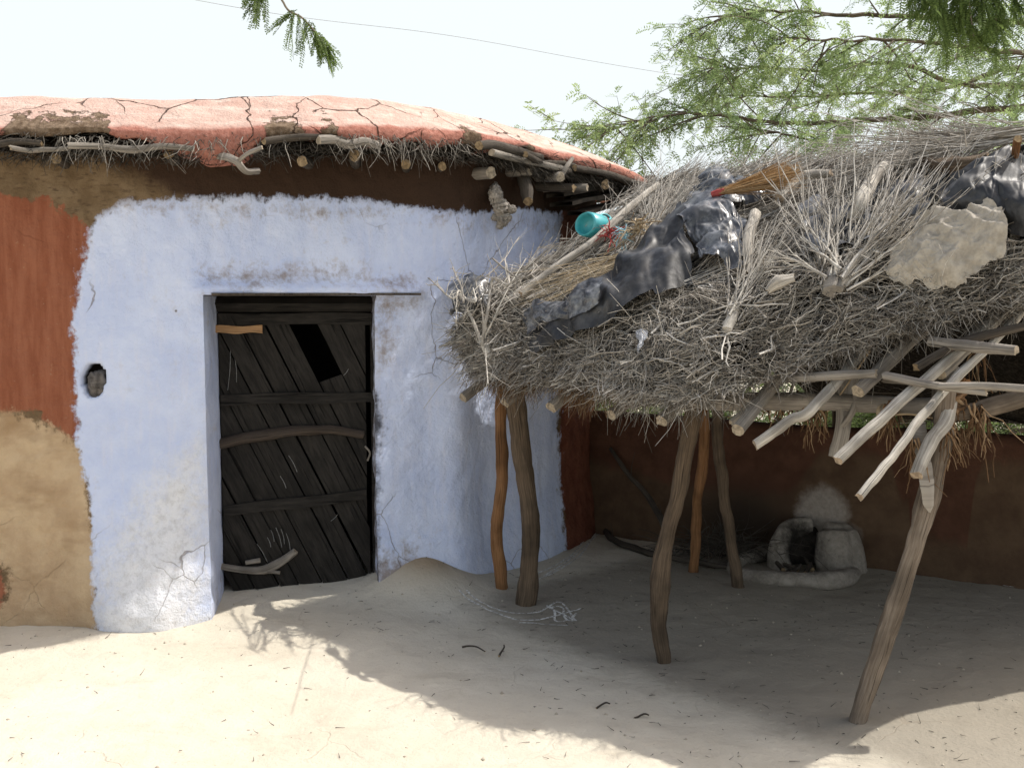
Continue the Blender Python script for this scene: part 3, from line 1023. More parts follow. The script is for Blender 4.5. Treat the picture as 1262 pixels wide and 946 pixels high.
def build_roof():
    s1 = RS[np.argmin(np.hypot(RC[:, 0] - .95, RC[:, 1] - 7.6))]
    ss = np.concatenate([np.arange(0, s1, .014), np.arange(s1, RS[-1], .12)])
    p, no, tg = roof_frame(ss)
    # how much of the lip has broken off
    br = fbm(np.stack([ss * 2.3, 0 * ss, 0 * ss], -1), 1, 3, 40)
    # px of lip to place the broken stretches roughly as seen
    pxl = CX + F_PX * p[:, 0] / p[:, 1]
    B = np.zeros_like(ss)
    for a, b_, v in ((8, 145, .9), (322, 372, .8), (388, 418, .7), (565, 600, .7), (640, 668, .6)):
        pj = pxl + 16 * br + 7 * fbm(np.stack([ss * 9, 0 * ss + 3, 0 * ss], -1), 1, 3, 47)
        B = np.maximum(B, v * sstep(a - 14, a + 18, pj) * sstep(b_ + 14, b_ - 18, pj))
    B = np.where(ss < s1, B, 0)
    jag = fbm(np.stack([ss * 13, 0 * ss, 0 * ss], -1), 1, 4, 44)
    low = .012 + .03 * br + .024 * jag - .095 * sstep(165, 235, pxl) * sstep(330, 300, pxl) - .05 * sstep(425, 470, pxl) * sstep(655, 600, pxl) - .03 * sstep(690, 740, pxl) + .055 * B   # lower rim of the red lip
    prof_d = [.16, .05, .01, 0, 0, .012, .06, .12, .18, .24, .29, .34, .6, 1.2, 2.2]
    prof_z = [0, 0, 0, .02, .045, .062, .098, .14, .18, .22, .25, .265, .29, .33, .36]
    K = len(prof_d)
    endf = (.35 * sstep(430, 620, pxl) + .65 * sstep(680, 800, pxl)) * (ss < s1)
    cen = np.array([-2.2, 7.4])
    G = np.zeros((len(ss), K, 3)); lip = np.zeros((len(ss), K)); brk = np.zeros((len(ss), K))
    for k in range(K):
        d = prof_d[k]
        inw = -no[:, :2] if d < .3 else nrm(cen - p[:, :2])
        G[:, k, :2] = p[:, :2] + inw * d
        z = prof_z[k] * (1 - .35 * endf)
        zz = p[:, 2] + z
        if k < 5:
            f = 1 - k / 5
            zz = zz + low * f
            G[:, k, :2] += inw * (B * .015 * (1 if k > 0 else .2))[:, None]
        G[:, k, 2] = zz
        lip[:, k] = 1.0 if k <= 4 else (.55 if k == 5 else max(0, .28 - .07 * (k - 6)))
        brk[:, k] = np.clip(B * (1.15 if k <= 3 else 1.15 - .16 * (k - 3)), 0, 1)
    # refine across
    kk = np.linspace(0, K - 1, 46)
    i0 = np.clip(kk.astype(int), 0, K - 2); f = (kk - i0)
    fi = lambda A: A[:, i0] * (1 - (f if A.ndim == 2 else f[:, None])) + A[:, i0 + 1] * (f if A.ndim == 2 else f[:, None])
    G, lip, brk = fi(G), fi(lip), fi(brk)
    q = fbm(G, 5, 4, 50); q2 = fbm(G, 1.6, 2, 51)
    G[..., 2] += .010 * q + .014 * q2
    G[..., :2] += (no[:, None, :2] * (.016 * fbm(G, 7, 4, 52))[..., None])
    m = MB()
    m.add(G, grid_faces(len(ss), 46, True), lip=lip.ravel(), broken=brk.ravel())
    m.add(np.concatenate([G[:, -1], [[-2.2, 7.4, 2.86]]]), np.stack([np.arange(len(ss)), (np.arange(len(ss)) + 1) % len(ss), np.full(len(ss), len(ss))], -1), lip=0., broken=0.)
    m.build('roof', M_ROOF, house)
    # dark soffit between wall top and lip
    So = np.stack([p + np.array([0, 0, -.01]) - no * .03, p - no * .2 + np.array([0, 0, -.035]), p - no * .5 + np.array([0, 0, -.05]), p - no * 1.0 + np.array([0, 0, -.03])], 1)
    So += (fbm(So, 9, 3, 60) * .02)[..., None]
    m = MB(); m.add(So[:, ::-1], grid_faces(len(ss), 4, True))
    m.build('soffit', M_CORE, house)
    return s1


S_END = build_roof()


def lip_s(px):
    pp = RC[:, 0] / RC[:, 1] * F_PX + CX
    ok = (RS < S_END)
    return RS[np.argmin(np.abs(pp - px) + 1e5 * (~ok))]


# thatch poking out below the lip
def eave_thatch():
    m = MB()
    n = 12000
    ss = rng.random(n) * (S_END - .1) + .05
    dens = .5 + .5 * fbm(np.stack([ss * 3, 0 * ss, 0 * ss], -1), 1, 3, 70)
    k = rng.random(n) < dens + .25
    ss = ss[k]; n = len(ss)
    p, no, tg = roof_frame(ss)
    P = p - no * (rng.random((n, 1)) * .12 + .02) + np.array([0, 0, 1.0]) * (rng.random((n, 1)) * .13 - .085)
    D = no * (.5 + rng.random((n, 1))) + tg * rng.normal(size=(n, 1)) * .7 + np.array([0, 0, -1.0]) * (rng.random((n, 1)) * .9 - .1)
    rn = rng.random(n) ** 1.6 * .75
    twigs(m, P, D, (rng.random(n) * .08 + .03) * (.5 + .7 * dens[k]), .0018 + rng.random(n) * .0018, .25, 4, 3, rn, .25)
    # clumps of pale straggling roots
    for px, c in ((95, 22), (112, 26), (128, 14), (155, 16), (205, 10), (220, 5), (262, 14), (285, 6), (355, 5), (436, 24), (460, 30), (490, 22), (515, 22), (545, 16), (575, 12)):
        s0 = lip_s(px) + rng.normal(size=c) * .06
        p, no, tg = roof_frame(s0)
        P = p + no * (rng.random((c, 1)) * .03 - .02) + np.array([0, 0, .02]) - np.array([0, 0, 1]) * rng.random((c, 1)) * .04
        D = no * .5 + tg * rng.normal(size=(c, 1)) * .7 + np.array([0, 0, -1]) * (.2 + rng.random((c, 1)))
        twigs(m, P, D, rng.random(c) * .11 + .03, .0018 + rng.random(c) * .0014, .35, 6, 4, .35 + .62 * rng.random(c), .35, crook=.03)
    o = m.build('thatch', M_EAVE, house)
    tag(o, kind='stuff')


eave_thatch()
# long laths lying along the eave below the lip
m = MB()
sd_ = 1
for a, b_, dz, r in ((-60, 60, -.035, .016), (30, 95, -.06, .012), (330, 425, -.03, .017), (395, 470, -.045, .02), (585, 665, -.02, .026), (600, 700, -.055, .02), (640, 740, -.04, .018), (100, 240, -.05, .016), (700, 790, -.05, .02)):
    s0, s1_ = lip_s(a), lip_s(b_)
    p, no, tg = roof_frame(np.linspace(s0, s1_, 5))
    sd_ += 1
    q = p + no * .004 + np.array([0, 0, dz + .02])
    q[:, 2] += rng.normal(size=5) * .008
    q[0] += no[0] * .05
    mm = MB(); tube(mm, q, [r, r * 1.1, r * .9], 8, .03, .2, sd_, rough_cut=.02); mm.build('eave_lath', M_GREY if sd_ % 2 else M_DARKW, house)


# rafter ends poking out under the eave: (end px, out from the wall)
def rafter_end(px, py, Y, r, mat, back=(-.25, .9, .06), seed=1, path=None, name='rafter', sides=10):
    e = at(px, py, Y)
    bk = nrm(np.array(back))
    m = MB()
    P_ = [e + bk * .75, e + bk * .3 + rng.normal(size=3) * .01, e]
    tube(m, P_, [r * 1.05, r, r * .92], sides, .025, .16, seed, rough_cut=.015)
    return m.build(name, mat, house)


for i, (px, py, Y, r) in enumerate([(70, 196, 4.86, .026), (208, 190, 4.95, .028), (372, 199, 5.05, .030), (437, 192, 5.22, .032), (500, 203, 5.45, .028), (-40, 195, 4.85, .03), (545, 205, 5.55, .026)]):
    rafter_end(px, py, Y, r, M_DARKW, (-.1, .95, .03), i + 2)
for i, (px, py, Y, r, bk, mt) in enumerate([(604, 213, 5.72, .036, (-.55, .8, .05), M_GREY), (652, 211, 5.95, .030, (-.75, .6, .08), M_GREY), (690, 218, 6.05, .034, (-.55, .8, .12), M_GREY), (722, 231, 6.2, .026, (-.9, .45, .0), M_GREY),
                                            (745, 228, 6.42, .038, (-.7, .7, .06), M_DARKW), (693, 200, 6.15, .024, (-.3, .95, .02), M_DARKW), (706, 232, 6.15, .030, (-.8, .5, .1), M_DARKW), (770, 226, 6.75, .035, (-.7, .7, .0), M_DARKW)]):
    rafter_end(px, py, Y, r, mt, bk, i + 21)
# short upright prop, bent root, gnarled stump
m = MB(); tube(m, [at(690, 221, 6.08), at(698, 206, 6.1), at(705, 196, 6.15)], [.014, .016, .014], 7, .02, .15, 41, rough_cut=.01); m.build('prop', M_GREY, house)
m = MB(); tube(m, [at(651, 247, 5.88), at(650, 236, 5.92), at(646, 222, 6.02), at(640, 212, 6.2)], [.030, .036, .036, .034], 10, .02, .3, 43, rough_cut=.02); m.build('bent_beam', M_DARKW, house)
m = MB()
tube(m, [at(318, 211, 4.95), at(303, 211, 4.9), at(290, 198, 4.88), at(270, 192, 4.98), at(240, 190, 5.2)], [.014, .018, .018, .017, .018], 10, .012, .4, 45, rough_cut=.012)
tube(m, [at(292, 200, 4.88), at(304, 190, 4.84), at(322, 182, 4.82)], [.014, .010, .008], 8, .012, .35, 46, rough_cut=.01)
m.build('bent_root', M_GREY, house)
# gnarled stump: a knot of crooked lobes
m = MB()
tube(m, [at(600, 214, 6.3), at(608, 228, 6.0), at(612, 240, 5.85)], [.03, .03, .026], 10, .015, .3, 51)
TT, PP = np.meshgrid(np.linspace(0, 2 * math.pi, 36, endpoint=False), np.linspace(.02, math.pi - .02, 26), indexing='ij')
for k, (px, py, r, st_) in enumerate([(611, 241, .030, 1.5), (618, 256, .036, 1.2), (630, 258, .024, .8), (619, 270, .028, 1.2), (610, 268, .016, 1.0), (616, 279, .016, .8), (626, 268, .018, 1.2), (608, 236, .02, .8)]):
    q_ = np.stack([np.cos(TT) * np.sin(PP), np.sin(TT) * np.sin(PP), np.cos(PP) * st_], -1)
    q_ = q_ * (1 + .55 * ridged(q_ + k * 5, 2.6, 4, k) + .25 * fbm(q_ + k, 6, 2, k + 9))[..., None] * r * 1.05
    m.add(at(px, py, 5.80) + q_, grid_faces(36, 26, True), tc=(q_ * [1, 1, 1] + k).reshape(-1, 3), cap=0.)
m.build('gnarled_stump', mat_wood('gnarled pale root', (.17, .15, .125, 1), (.46, .42, .37, 1), (.6, .55, .48, 1), .25), house)
# flat boards at the right end of the roof
for i, (px0, py0, px1, py1, Y0, Y1, wd) in enumerate([(730, 232, 797, 219, 6.55, 7.1, .13), (733, 243, 793, 231, 6.6, 7.15, .16), (738, 256, 775, 246, 6.7, 7.3, .14), (735, 238, 800, 226, 6.9, 7.4, .15)]):
    a, b_ = at(px0, py0, Y0), at(px1, py1, Y1)
    a = a - (b_ - a) * .6
    d = nrm(b_ - a); sdv = nrm(np.cross(d, [0, 0, 1])); n = 30
    t = np.linspace(0, 1, n)
    cen = a + (b_ - a) * t[:, None]
    wv = wd * .5 * (1 + .1 * fbm(np.stack([t * 5, 0 * t + i, 0 * t], -1), 1, 3, 80 + i))
    th = .012
    G = np.stack([cen + sdv * wv[:, None] + [0, 0, th], cen - sdv * wv[:, None] + [0, 0, th], cen - sdv * wv[:, None] - [0, 0, th], cen + sdv * wv[:, None] - [0, 0, th], cen + sdv * wv[:, None] + [0, 0, th]], 1)
    G += (fbm(G, 8, 3, 90 + i) * .01)[..., None]
    mm = MB(); mm.add(G, grid_faces(n, 5), tc=np.repeat(np.stack([t, 0 * t + i, 0 * t], -1), 5, 0) + np.tile(np.array([[0, 0, 0], [0, wd, 0], [0, wd, 0], [0, 0, 0], [0, 0, 0]]), (n, 1)), cap=0.)
    mm.add(G[-1, :4], np.array([[0, 1, 2, 3]]), tc=np.zeros((4, 3)), cap=1.)
    mm.build('eave_board', M_DARKW, house, False)

# rag and stick stuffed in the wall hole
hp = wall_pt(117, 471, -.035)
m = MB()
th_ = np.linspace(0, 2 * math.pi, 40, endpoint=False); ph_ = np.linspace(.05, math.pi - .05, 24)
TT, PP = np.meshgrid(th_, ph_, indexing='ij')
sph = np.stack([np.cos(TT) * np.sin(PP) * .045, np.sin(TT) * np.sin(PP) * .04, np.cos(PP) * .055], -1)
sph = sph * [.8, .6, 1.0] * (1 + .75 * ridged(sph, 22, 3, 5))[..., None]
m.add(hp + sph, grid_faces(40, 24, True))
tag(m.build('rag', M_RAG, None), 'grey rag stuffed in the hole of the blue wall left of the door', 'rag')

# ------------------------------------------------------------------ courtyard wall
def build_yard_wall():
    a, b_ = gp(727, 655), gp(1262, 722)
    d = nrm((b_ - a)[:2])
    a2, b2 = a[:2] - d * 1.6, b_[:2] + d * 4.5
    L = np.linalg.norm(b2 - a2)
    n = int(L / .03)
    t = np.linspace(0, L, n)
    base = a2 + d * t[:, None]
    nv_ = np.array([d[1], -d[0]])      # towards the camera
    if nv_[1] > 0: nv_ = -nv_
    ztop = .845 + .02 * fbm(np.stack([t * 1.3, 0 * t, 0 * t], -1), 1, 3, 5)
    prof = [(.05, -.1), (.03, .05)] + [(.03 - .03 * k / 24, .05 + (.75) * k / 24) for k in range(1, 24)] + [(0.0, .80), (-.02, .835), (-.07, .85), (-.15, .845), (-.2, .82), (-.22, .6), (-.22, -.1)]
    G = np.zeros((n, len(prof), 3))
    for k, (o, z) in enumerate(prof):
        G[:, k, :2] = base + nv_ * o
        G[:, k, 2] = z + (ztop - .845) * (z > .5)
    dd = .022 * fbm(G, 2.2, 3, 3) + .008 * fbm(G, 9, 3, 4)
    G[..., :2] += nv_ * dd[..., None]
    px = CX + F_PX * G[..., 0] / G[..., 1]
    s0 = np.linalg.norm(a[:2] - a2)
    tt = np.repeat(t[:, None], len(prof), 1) - s0
    Lw = np.linalg.norm((b_ - a)[:2])
    # upper dark red band, sloping down from the house and stepping up past the stove
    bz = np.interp(tt, [-2, 0, .45 * Lw * .5, .5 * Lw, .62 * Lw, 2 * Lw], [.52, .52, .40, .40, .36, .36])
    band = (G[..., 2] - bz)
    band = np.where((tt > .78 * Lw) & (tt < .9 * Lw), band + .15, band - .35 * sstep(.5 * Lw, .6 * Lw, tt) + .3 * sstep(.72 * Lw, .76 * Lw, tt) * sstep(.92 * Lw, .88 * Lw, tt))
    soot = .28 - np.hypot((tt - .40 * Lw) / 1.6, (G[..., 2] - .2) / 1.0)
    sx = .585 * Lw
    ashy = np.maximum(.17 - np.hypot((tt - sx), (G[..., 2] - .30) * .95), .12 - np.hypot((tt - sx - .1) / 1.2, (G[..., 2] - .15)))
    m = MB()
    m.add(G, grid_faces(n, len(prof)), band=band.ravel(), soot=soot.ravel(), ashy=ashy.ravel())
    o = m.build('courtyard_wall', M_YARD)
    tag(o, 'low dark brown mud wall behind the brush shelter, joining the house', 'wall')
    return a, b_, d, nv_


YA, YB, YD, YN = build_yard_wall()

# ------------------------------------------------------------------ clay stove
def blob(paths, voxel, name, mat, parent, smooth=6, disp=.012, seed=3):
    m = MB()
    for k, (P_, r, s_) in enumerate(paths):
        tube(m, P_, r, s_, .02, .08, seed + k)
    o = m.build(name, mat, parent)
    md = o.modifiers.new('r', 'REMESH'); md.mode = 'VOXEL'; md.voxel_size = voxel
    md2 = o.modifiers.new('s', 'SMOOTH'); md2.iterations = smooth; md2.factor = .5
    dg = bpy.context.evaluated_depsgraph_get()
    me = bpy.data.meshes.new_from_object(o.evaluated_get(dg))
    o.modifiers.clear()
    o.data = me
    v = np.zeros(len(me.vertices) * 3, np.float32); me.vertices.foreach_get('co', v); v = v.reshape(-1, 3)
    nn = np.zeros_like(v); me.vertices.foreach_get('normal', nn.ravel()) if False else None
    v = v + np.stack([fbm(v + c * 9, 6, 3, seed + c) for c in range(3)], -1) * disp
    me.vertices.foreach_set('co', v.astype(np.float32).ravel())
    me.polygons.foreach_set('use_smooth', np.ones(len(me.polygons), bool))
    me.update()
    if not me.materials: me.materials.append(mat)
    return o


sc = gp(965, 708)
stove = thing('clay_stove', 'horseshoe shaped mud cooking stove with low round rim against the dark wall', 'stove', (sc[0], sc[1], 0))
g = lambda px, py, z=0: gp(px, py) + np.array([0, 0, z])
rim = [g(900, 703, .02), g(915, 714, .025), g(945, 720, .03), g(985, 722, .03), g(1020, 724, .035), g(1045, 718, .035), g(1056, 708, .02)]
rim_b = [g(900, 702, .02), g(915, 694, .03), g(940, 690, .04), g(960, 688, .05)]
lp = g(962, 700)
rp_ = g(1030, 704)
blob([(rim, [.04, .05, .05, .05, .06, .055, .035], 10), (rim_b, [.04, .045, .05, .055], 10), ([g(1000, 722, .02), g(1040, 716, .02)], [.06, .06], 10)], .014, 'rim', M_STOVE, stove)
blob([([lp + [0, 0, -.03], lp + [-.01, 0.02, .10], lp + [.03, .06, .20], lp + [.10, .12, .235], lp + [.22, .15, .235]], [.085, .065, .055, .05, .05], 10), ([lp + [.02, .05, .10], lp + [.06, .12, .16], lp + [.18, .2, .2]], [.05, .06, .06], 10)], .012, 'side_post', M_STOVE, stove, seed=8)
blob([([rp_ + [0, .02, -.03], rp_ + [0, .03, .12], rp_ + [.0, .06, .235]], [.12, .11, .095], 14), ([rp_ + [.10, .05, -.03], rp_ + [.10, .07, .1], rp_ + [.08, .1, .23]], [.11, .09, .07], 12),
      ([rp_ + [-.03, .12, .22], rp_ + [.12, .14, .22]], [.06, .05], 10)], .013, 'hearth_block', M_STOVE, stove, seed=15)
blob([([lp + [.06, .17, 0], lp + [.18, .18, 0.02], lp + [.30, .16, .02]], [.07, .08, .08], 10), ([lp + [.06, .2, .1], lp + [.28, .2, .12]], [.1, .1], 10)], .016, 'hearth_back', M_SOOTCLAY, stove, seed=22)
m = MB()
for k in range(5):
    a = g(965 + 9 * k, 708 + (k % 2) * 5, .03)
    tube(m, [a, a + np.array([rng.normal() * .06, .1 + rng.random() * .1, .02])], [.014, .011], 7, .03, .2, k)
m.build('firewood', M_DARKW, stove)

# ------------------------------------------------------------------ brush shelter
shel = thing('brush_shelter', 'open shelter of crooked wooden posts carrying a thick roof of dry brush', 'shelter', (A_[0], A_[1], 0))


def post(pts, rad, mat, seed, top_z=None, name='post', dY=0):
    """pts: foot pixel first; the depth is the foot's, sliding by dY towards the top"""
    f = gp(*pts[0])
    n = len(pts)
    P_ = [f - np.array([0, 0, .06])]
    for k in range(n):
        P_.append(at(pts[k][0], pts[k][1], f[1] + dY * k / (n - 1)))
    if top_z is not None:
        d = P_[-1] - P_[-2]
        d = d / max(.05, d[2])
        P_.append(P_[-1] + d * max(0, top_z - P_[-1][2]))
    m = MB()
    tube(m, P_, rad, 14, .02, .2, seed, wob=.014)
    return m.build(name, mat, shel)


post([(618, 729), (613, 660), (619, 590), (615, 520), (624, 455)], [.036, .036, .032, .034, .034], M_POST_O, 1)
post([(649, 745), (652, 690), (652, 620), (640, 540), (631, 470), (627, 440)], [.052, .05, .046, .05, .05], M_POST_D, 2)
post([(818, 811), (813, 770), (813, 715), (822, 660), (838, 590), (851, 520), (858, 488)], [.028, .033, .043, .033, .036, .038], M_POST_D, 3)
post([(1059, 890), (1078, 820), (1104, 740), (1132, 650), (1155, 570), (1165, 500), (1166, 470)], [.038, .034, .036, .037, .037, .034], M_POST_G, 4)
post([(855, 705), (858, 660), (862, 600), (868, 545), (868, 490)], [.032, .030, .028, .028, .03], M_POST_O, 5, 2.05)
post([(911, 727), (902, 680), (893, 610), (886, 550), (884, 490)], [.034, .032, .030, .032, .034], M_POST_D, 6, 1.95)
# posts at the far side, mostly hidden
for k, (u, v) in enumerate(((2.3, 1.95), (-.2, 3.2), (1.2, 3.22), (2.3, 3.25))):
    w0 = W(u, v, 0)
    m = MB(); tube(m, [w0 + [0, 0, -.1], w0 + [.02, .01, .7], w0 + [0, 0, 1.80 if v < 2 else 1.12]], [.045, .04, .04], 10, .04, .14, 30 + k, wob=.01); m.build('post', M_POST_D, shel)


def pole(name, P_, rad, mat, seed, sides=10, cut=.012, kn=.13, wob=.004, parent=None):
    m = MB()
    tube(m, P_, rad, sides, .025, kn, seed, rough_cut=cut, wob=wob)
    return m.build(name, mat, parent or shel)


# front beam on the posts, ridge beam, back beam
fb = [at(592, 457, gp(648, 745)[1] + .08), at(628, 460, gp(648, 745)[1]), at(855, 492, gp(818, 811)[1]), at(1000, 494, 4.25), at(1110, 500, 3.98), at(1162, 500, 3.86)]
pole('front_beam', fb, [.034, .036, .04, .038, .035, .032], M_GREY, 11)
pole('side_beam', [at(1168, 510, 3.84), at(1200, 506, 3.82), at(1262, 488, 3.80), at(1295, 480, 3.79)], [.030, .034, .036, .036], M_POST_G, 12)
pole('ridge_beam', [W(-.35, 1.08, 1.86), W(1.0, 1.1, 1.87), W(2.2, 1.08, 1.86)], [.04, .045, .04], M_GREY, 13)
pole('back_beam', [W(-.4, 3.2, 1.1), W(1.0, 3.22, 1.08), W(2.4, 3.25, 1.1)], [.04, .045, .04], M_GREY, 14)

# rafters: bleached tips seen at the front, running up the slope
ru = RR(1242, 402) - RR(1058, 611)
RAF = [((830, 510), (866, 478), .026, M_PALE), ((902, 520), (936, 490), .019, M_GREY), ((932, 547), (1015, 490), .029, M_PALE), ((1033, 566), (1118, 486), .029, M_PALE),
       ((1060, 611), (1148, 500), .021, M_PALE), ((1130, 584), (1166, 516), .025, M_PALE)]
for k, (t0, t1, r, mt) in enumerate(RAF):
    if k == 5:
        a, b_ = at(t0[0], t0[1], 3.55), at(t1[0], t1[1], 3.72)
        P_ = [a, (a + b_) / 2 + [-.005, 0, .02], b_, b_ + [.10, .16, .17]]
    else:
        a, b_ = RR(*t0, -.04), RR(*t1, 0.0)
        d = b_ - a
        dn = nrm(d)
        # continue up the slope towards the ridge
        tgt = W(*[c + .0 for c in uv_of(b_[0], b_[1])], 0)
        u_, v_ = uv_of(b_[0], b_[1])
        end = W(u_ + .12 * rng.normal(), 1.12, Z0 - .40 + SL * (1.12 - V0) - .02)
        if k == 3: end = RR(1179, 435, 0) + (RR(1179, 435, 0) - b_) * 1.5
        if k == 4: end = RR(1242, 402, 0) + (RR(1242, 402, 0) - b_) * 1.2
        P_ = [a, a + d * .5, b_, b_ + (end - b_) * .5, end]; r = r * .74
    pole('rafter', P_, [r * .92, r, r * 1.05, r, r * .8], mt, 70 + k, wob=.007, kn=.16)
# more rafters inside, greyer
for k, u in enumerate((-.25, .1, .45, .85, 1.15, 1.55, 1.9, 2.15)):
    j = rng.normal() * .05
    pole('rafter', [W(u, -.22 if u < 1.6 else (u - 1.6) * .55 - .1, Z0 - .42 + SL * ((-.22 if u < 1.6 else (u - 1.6) * .55 - .1) - V0)), W(u + j, .5, Z0 - .42 + SL * .6 + .01), W(u + j, 1.15, Z0 - .42 + SL * 1.25)], [.028, .03, .026], M_GREY, 90 + k)
    pole('back_rafter', [W(u, 1.1, 1.92), W(u + j, 2.3, 1.76), W(u, 3.55, .95)], [.026, .03, .028], M_GREY, 110 + k)
# laths across the rafters at the open corner
pole('lath', [RR(935, 468, .06), RR(1005, 464, .06), RR(1078, 460, .06)], [.016, .019, .017], M_GREY, 131)
pole('lath', [RR(1092, 463, .05), RR(1148, 474, .04), RR(1214, 483, .03)], [.016, .015, .012], M_GREY, 132)
pole('lath', [RR(1160, 476, .06), RR(1215, 476, .05), RR(1290, 481, .05)], [.013, .014, .013], M_GREY, 133)
pole('lath', [RR(1148, 421, .07), RR(1200, 427, .07), RR(1250, 432, .07)], [.020, .022, .019], M_GREY, 134)
pole('lath', [RR(1130, 452, .06), RR(1190, 420, .05), RR(1290, 395, .05)], [.016, .018, .014], M_DARKW, 135)
# forked hanging branch, dark prong at the post head, splinter
hb = at(1035, 560, 4.15)
pole('hanging_branch', [at(1030, 562, 4.13), at(1040, 520, 4.15), at(1042, 480, 4.2), at(1046, 455, 4.3)], [.03, .03, .035, .035], M_GREY, 141, kn=.2)
pole('hanging_branch', [at(1034, 530, 4.14), at(1052, 505, 4.1), at(1058, 470, 4.12)], [.012, .014, .012], M_GREY, 142)
pole('fork_prong', [at(1160, 520, 3.83), at(1157, 490, 3.82), at(1160, 456, 3.82)], [.03, .024, .024], M_DARKW, 143, kn=.2)
pole('fork_prong', [at(1168, 515, 3.86), at(1180, 490, 3.88), at(1189, 470, 3.9)], [.03, .022, .018], M_POST_O, 144, kn=.25)
# splinter hanging from the post
m = MB()
P_ = crom([at(1132, 520, 3.76), at(1138, 560, 3.70), at(1143, 600, 3.66), at(1145, 632, 3.66)], 24)
wv = np.interp(np.linspace(0, 1, 24), [0, .2, .6, .9, 1], [.025, .03, .026, .02, .004])[:, None]
G = np.stack([P_ + np.array([-1, 0, 0]) * wv, P_ + np.array([0, -.012, 0]), P_ + np.array([1, .1, 0]) * wv], 1)
G += (fbm(G, 18, 3, 3) * .008)[..., None]
m.add(G, grid_faces(24, 3), tc=np.repeat(P_ * [1, 1, 1], 3, 0), cap=0.)
m.build('bark_splinter', M_GREY, shel)
# frayed rope and bark fibre round the post head and rafters
for (px, py, Y, c, spx, ln) in ((1175, 490, 3.80, 70, 12, .06), (1168, 525, 3.74, 40, 6, .11), (1206, 505, 3.78, 40, 10, .15), (1185, 535, 3.78, 16, 8, .08), (960, 490, 4.35, 35, 25, .10), (1005, 500, 4.25, 40, 15, .12), (1098, 500, 3.95, 40, 8, .12), (1128, 545, 3.72, 30, 6, .12), (1205, 420, 3.95, 20, 5, .14)):
    m = MB()
    P_ = np.array([at(px + rng.normal() * spx * .5, py + rng.normal() * 6, Y + rng.normal() * .02) for _ in range(c)])
    D = np.stack([rng.normal(size=c) * .35, rng.normal(size=c) * .3, -np.ones(c)], -1)
    twigs(m, P_, D, ln * (.4 + rng.random(c)), .0022 + rng.random(c) * .003, .3, 6, 4, rng.random(c), .2, crook=.03)
    m.build('frayed_fibre', M_FIBRE, shel)
# bark wrap: crumpled orange tie at the post head
m = MB()
for k in range(9):
    c0 = at(1172 + rng.normal() * 3, 478 + k * 3.2, 3.80 + rng.normal() * .005)
    th_ = np.linspace(0, 2 * math.pi, 14)
    ringp = [c0 + np.array([math.cos(t) * .040, math.sin(t) * .040, .012 * math.sin(t * 2 + k) + .004 * rng.normal()]) for t in th_]
    tube(m, ringp, .007 + .003 * rng.random(), 6, .015, .4, k + 3)
m.build('bark_tie', M_FIBRE, shel)
# rope lashings
for (px, py, Y, r) in ((1089, 509, 3.98, .036), (1206, 427, 3.98, .030), (1159, 494, 3.82, .032)):
    m = MB()
    c0 = at(px, py, Y)
    th_ = np.linspace(0, 6 * math.pi, 36)
    tube(m, [c0 + np.array([math.cos(t) * r * .6 + .004 * (t / 6 - 1.5), math.sin(t) * r * .5, math.sin(t) * r * .85 + .004 * (t / 6 - 1.5)]) for t in th_], .0042, 5, .012, .2, 1)
    m.build('rope_lashing', M_STRAW, shel)
for pts in ([(1205, 430, 3.96), (1204, 450, 3.95), (1207, 475, 3.95)], [(1150, 515, 3.83), (1120, 510, 3.9), (1090, 512, 3.97)], [(1020, 507, 4.2), (1040, 480, 4.15), (1072, 432, 4.1)]):
    m = MB(); tube(m, [at(*p) for p in pts], .0038, 5, .02, .3, 2); m.build('rope_end', M_STRAW, shel)


# ---- brush roof: matted core + twigs
def vfront(u):
    return -.245 + np.where(u > 1.42, (u - 1.42) * .80, 0) + .03 * np.sin(u * 4.1) + .12 * sstep(0.05, -.4, u)


PROF = [(1.05, 'b', 0), (.6, 'b', 0), (.25, 'b', 0), (.05, 'b', 0), (0, 'f', .02), (-.01, 'f', .07), (.02, 'f', .13), (.07, 'f', .19), (.135, 'f', .245), (.23, 't', 0), (.4, 't', 0), (.7, 't', 0), (1.0, 't', 0), (1.3, 't', 0)]


def core_grid(us):
    rows = []
    vf = vfront(us)
    zf_bot = Z0 - .30 + SL * (vf - V0)
    for (a, kind, h) in PROF:
        if kind == 'f':
            v = vf + a
            z = zf_bot + h + SL * max(a, 0)
        else:
            v = vf + (1.15 - vf) * (a / 1.3)
            z = (Z0 - .30 if kind == 'b' else Z0) + SL * (v - V0)
        rows.append(W(us, v, z))
    top = W(us, 1.25, Z0 + SL * (1.18 - V0)); rows.append(top)
    rows.append(W(us, 1.7, 2.26 + 0 * us)); rows.append(W(us, 2.3, 1.95 + 0 * us)); rows.append(W(us, 3.6, 1.0 + 0 * us)); rows.append(W(us, 3.65, .76 + 0 * us))
    rows.append(W(us, 2.3, 1.62 + 0 * us)); rows.append(W(us, 1.1, 1.95 + 0 * us))
    G = np.stack(rows, 1)
    return G


U0, U1 = -.35, 2.45
us = np.arange(U0, U1, .025)
G0 = core_grid(us)


def refine(G, m):
    k = np.linspace(0, G.shape[1] - 1, m); i = np.clip(k.astype(int), 0, G.shape[1] - 2); f = (k - i)[:, None]
    return G[:, i] * (1 - f) + G[:, i + 1] * f


NR = 120
G1 = refine(G0, NR)
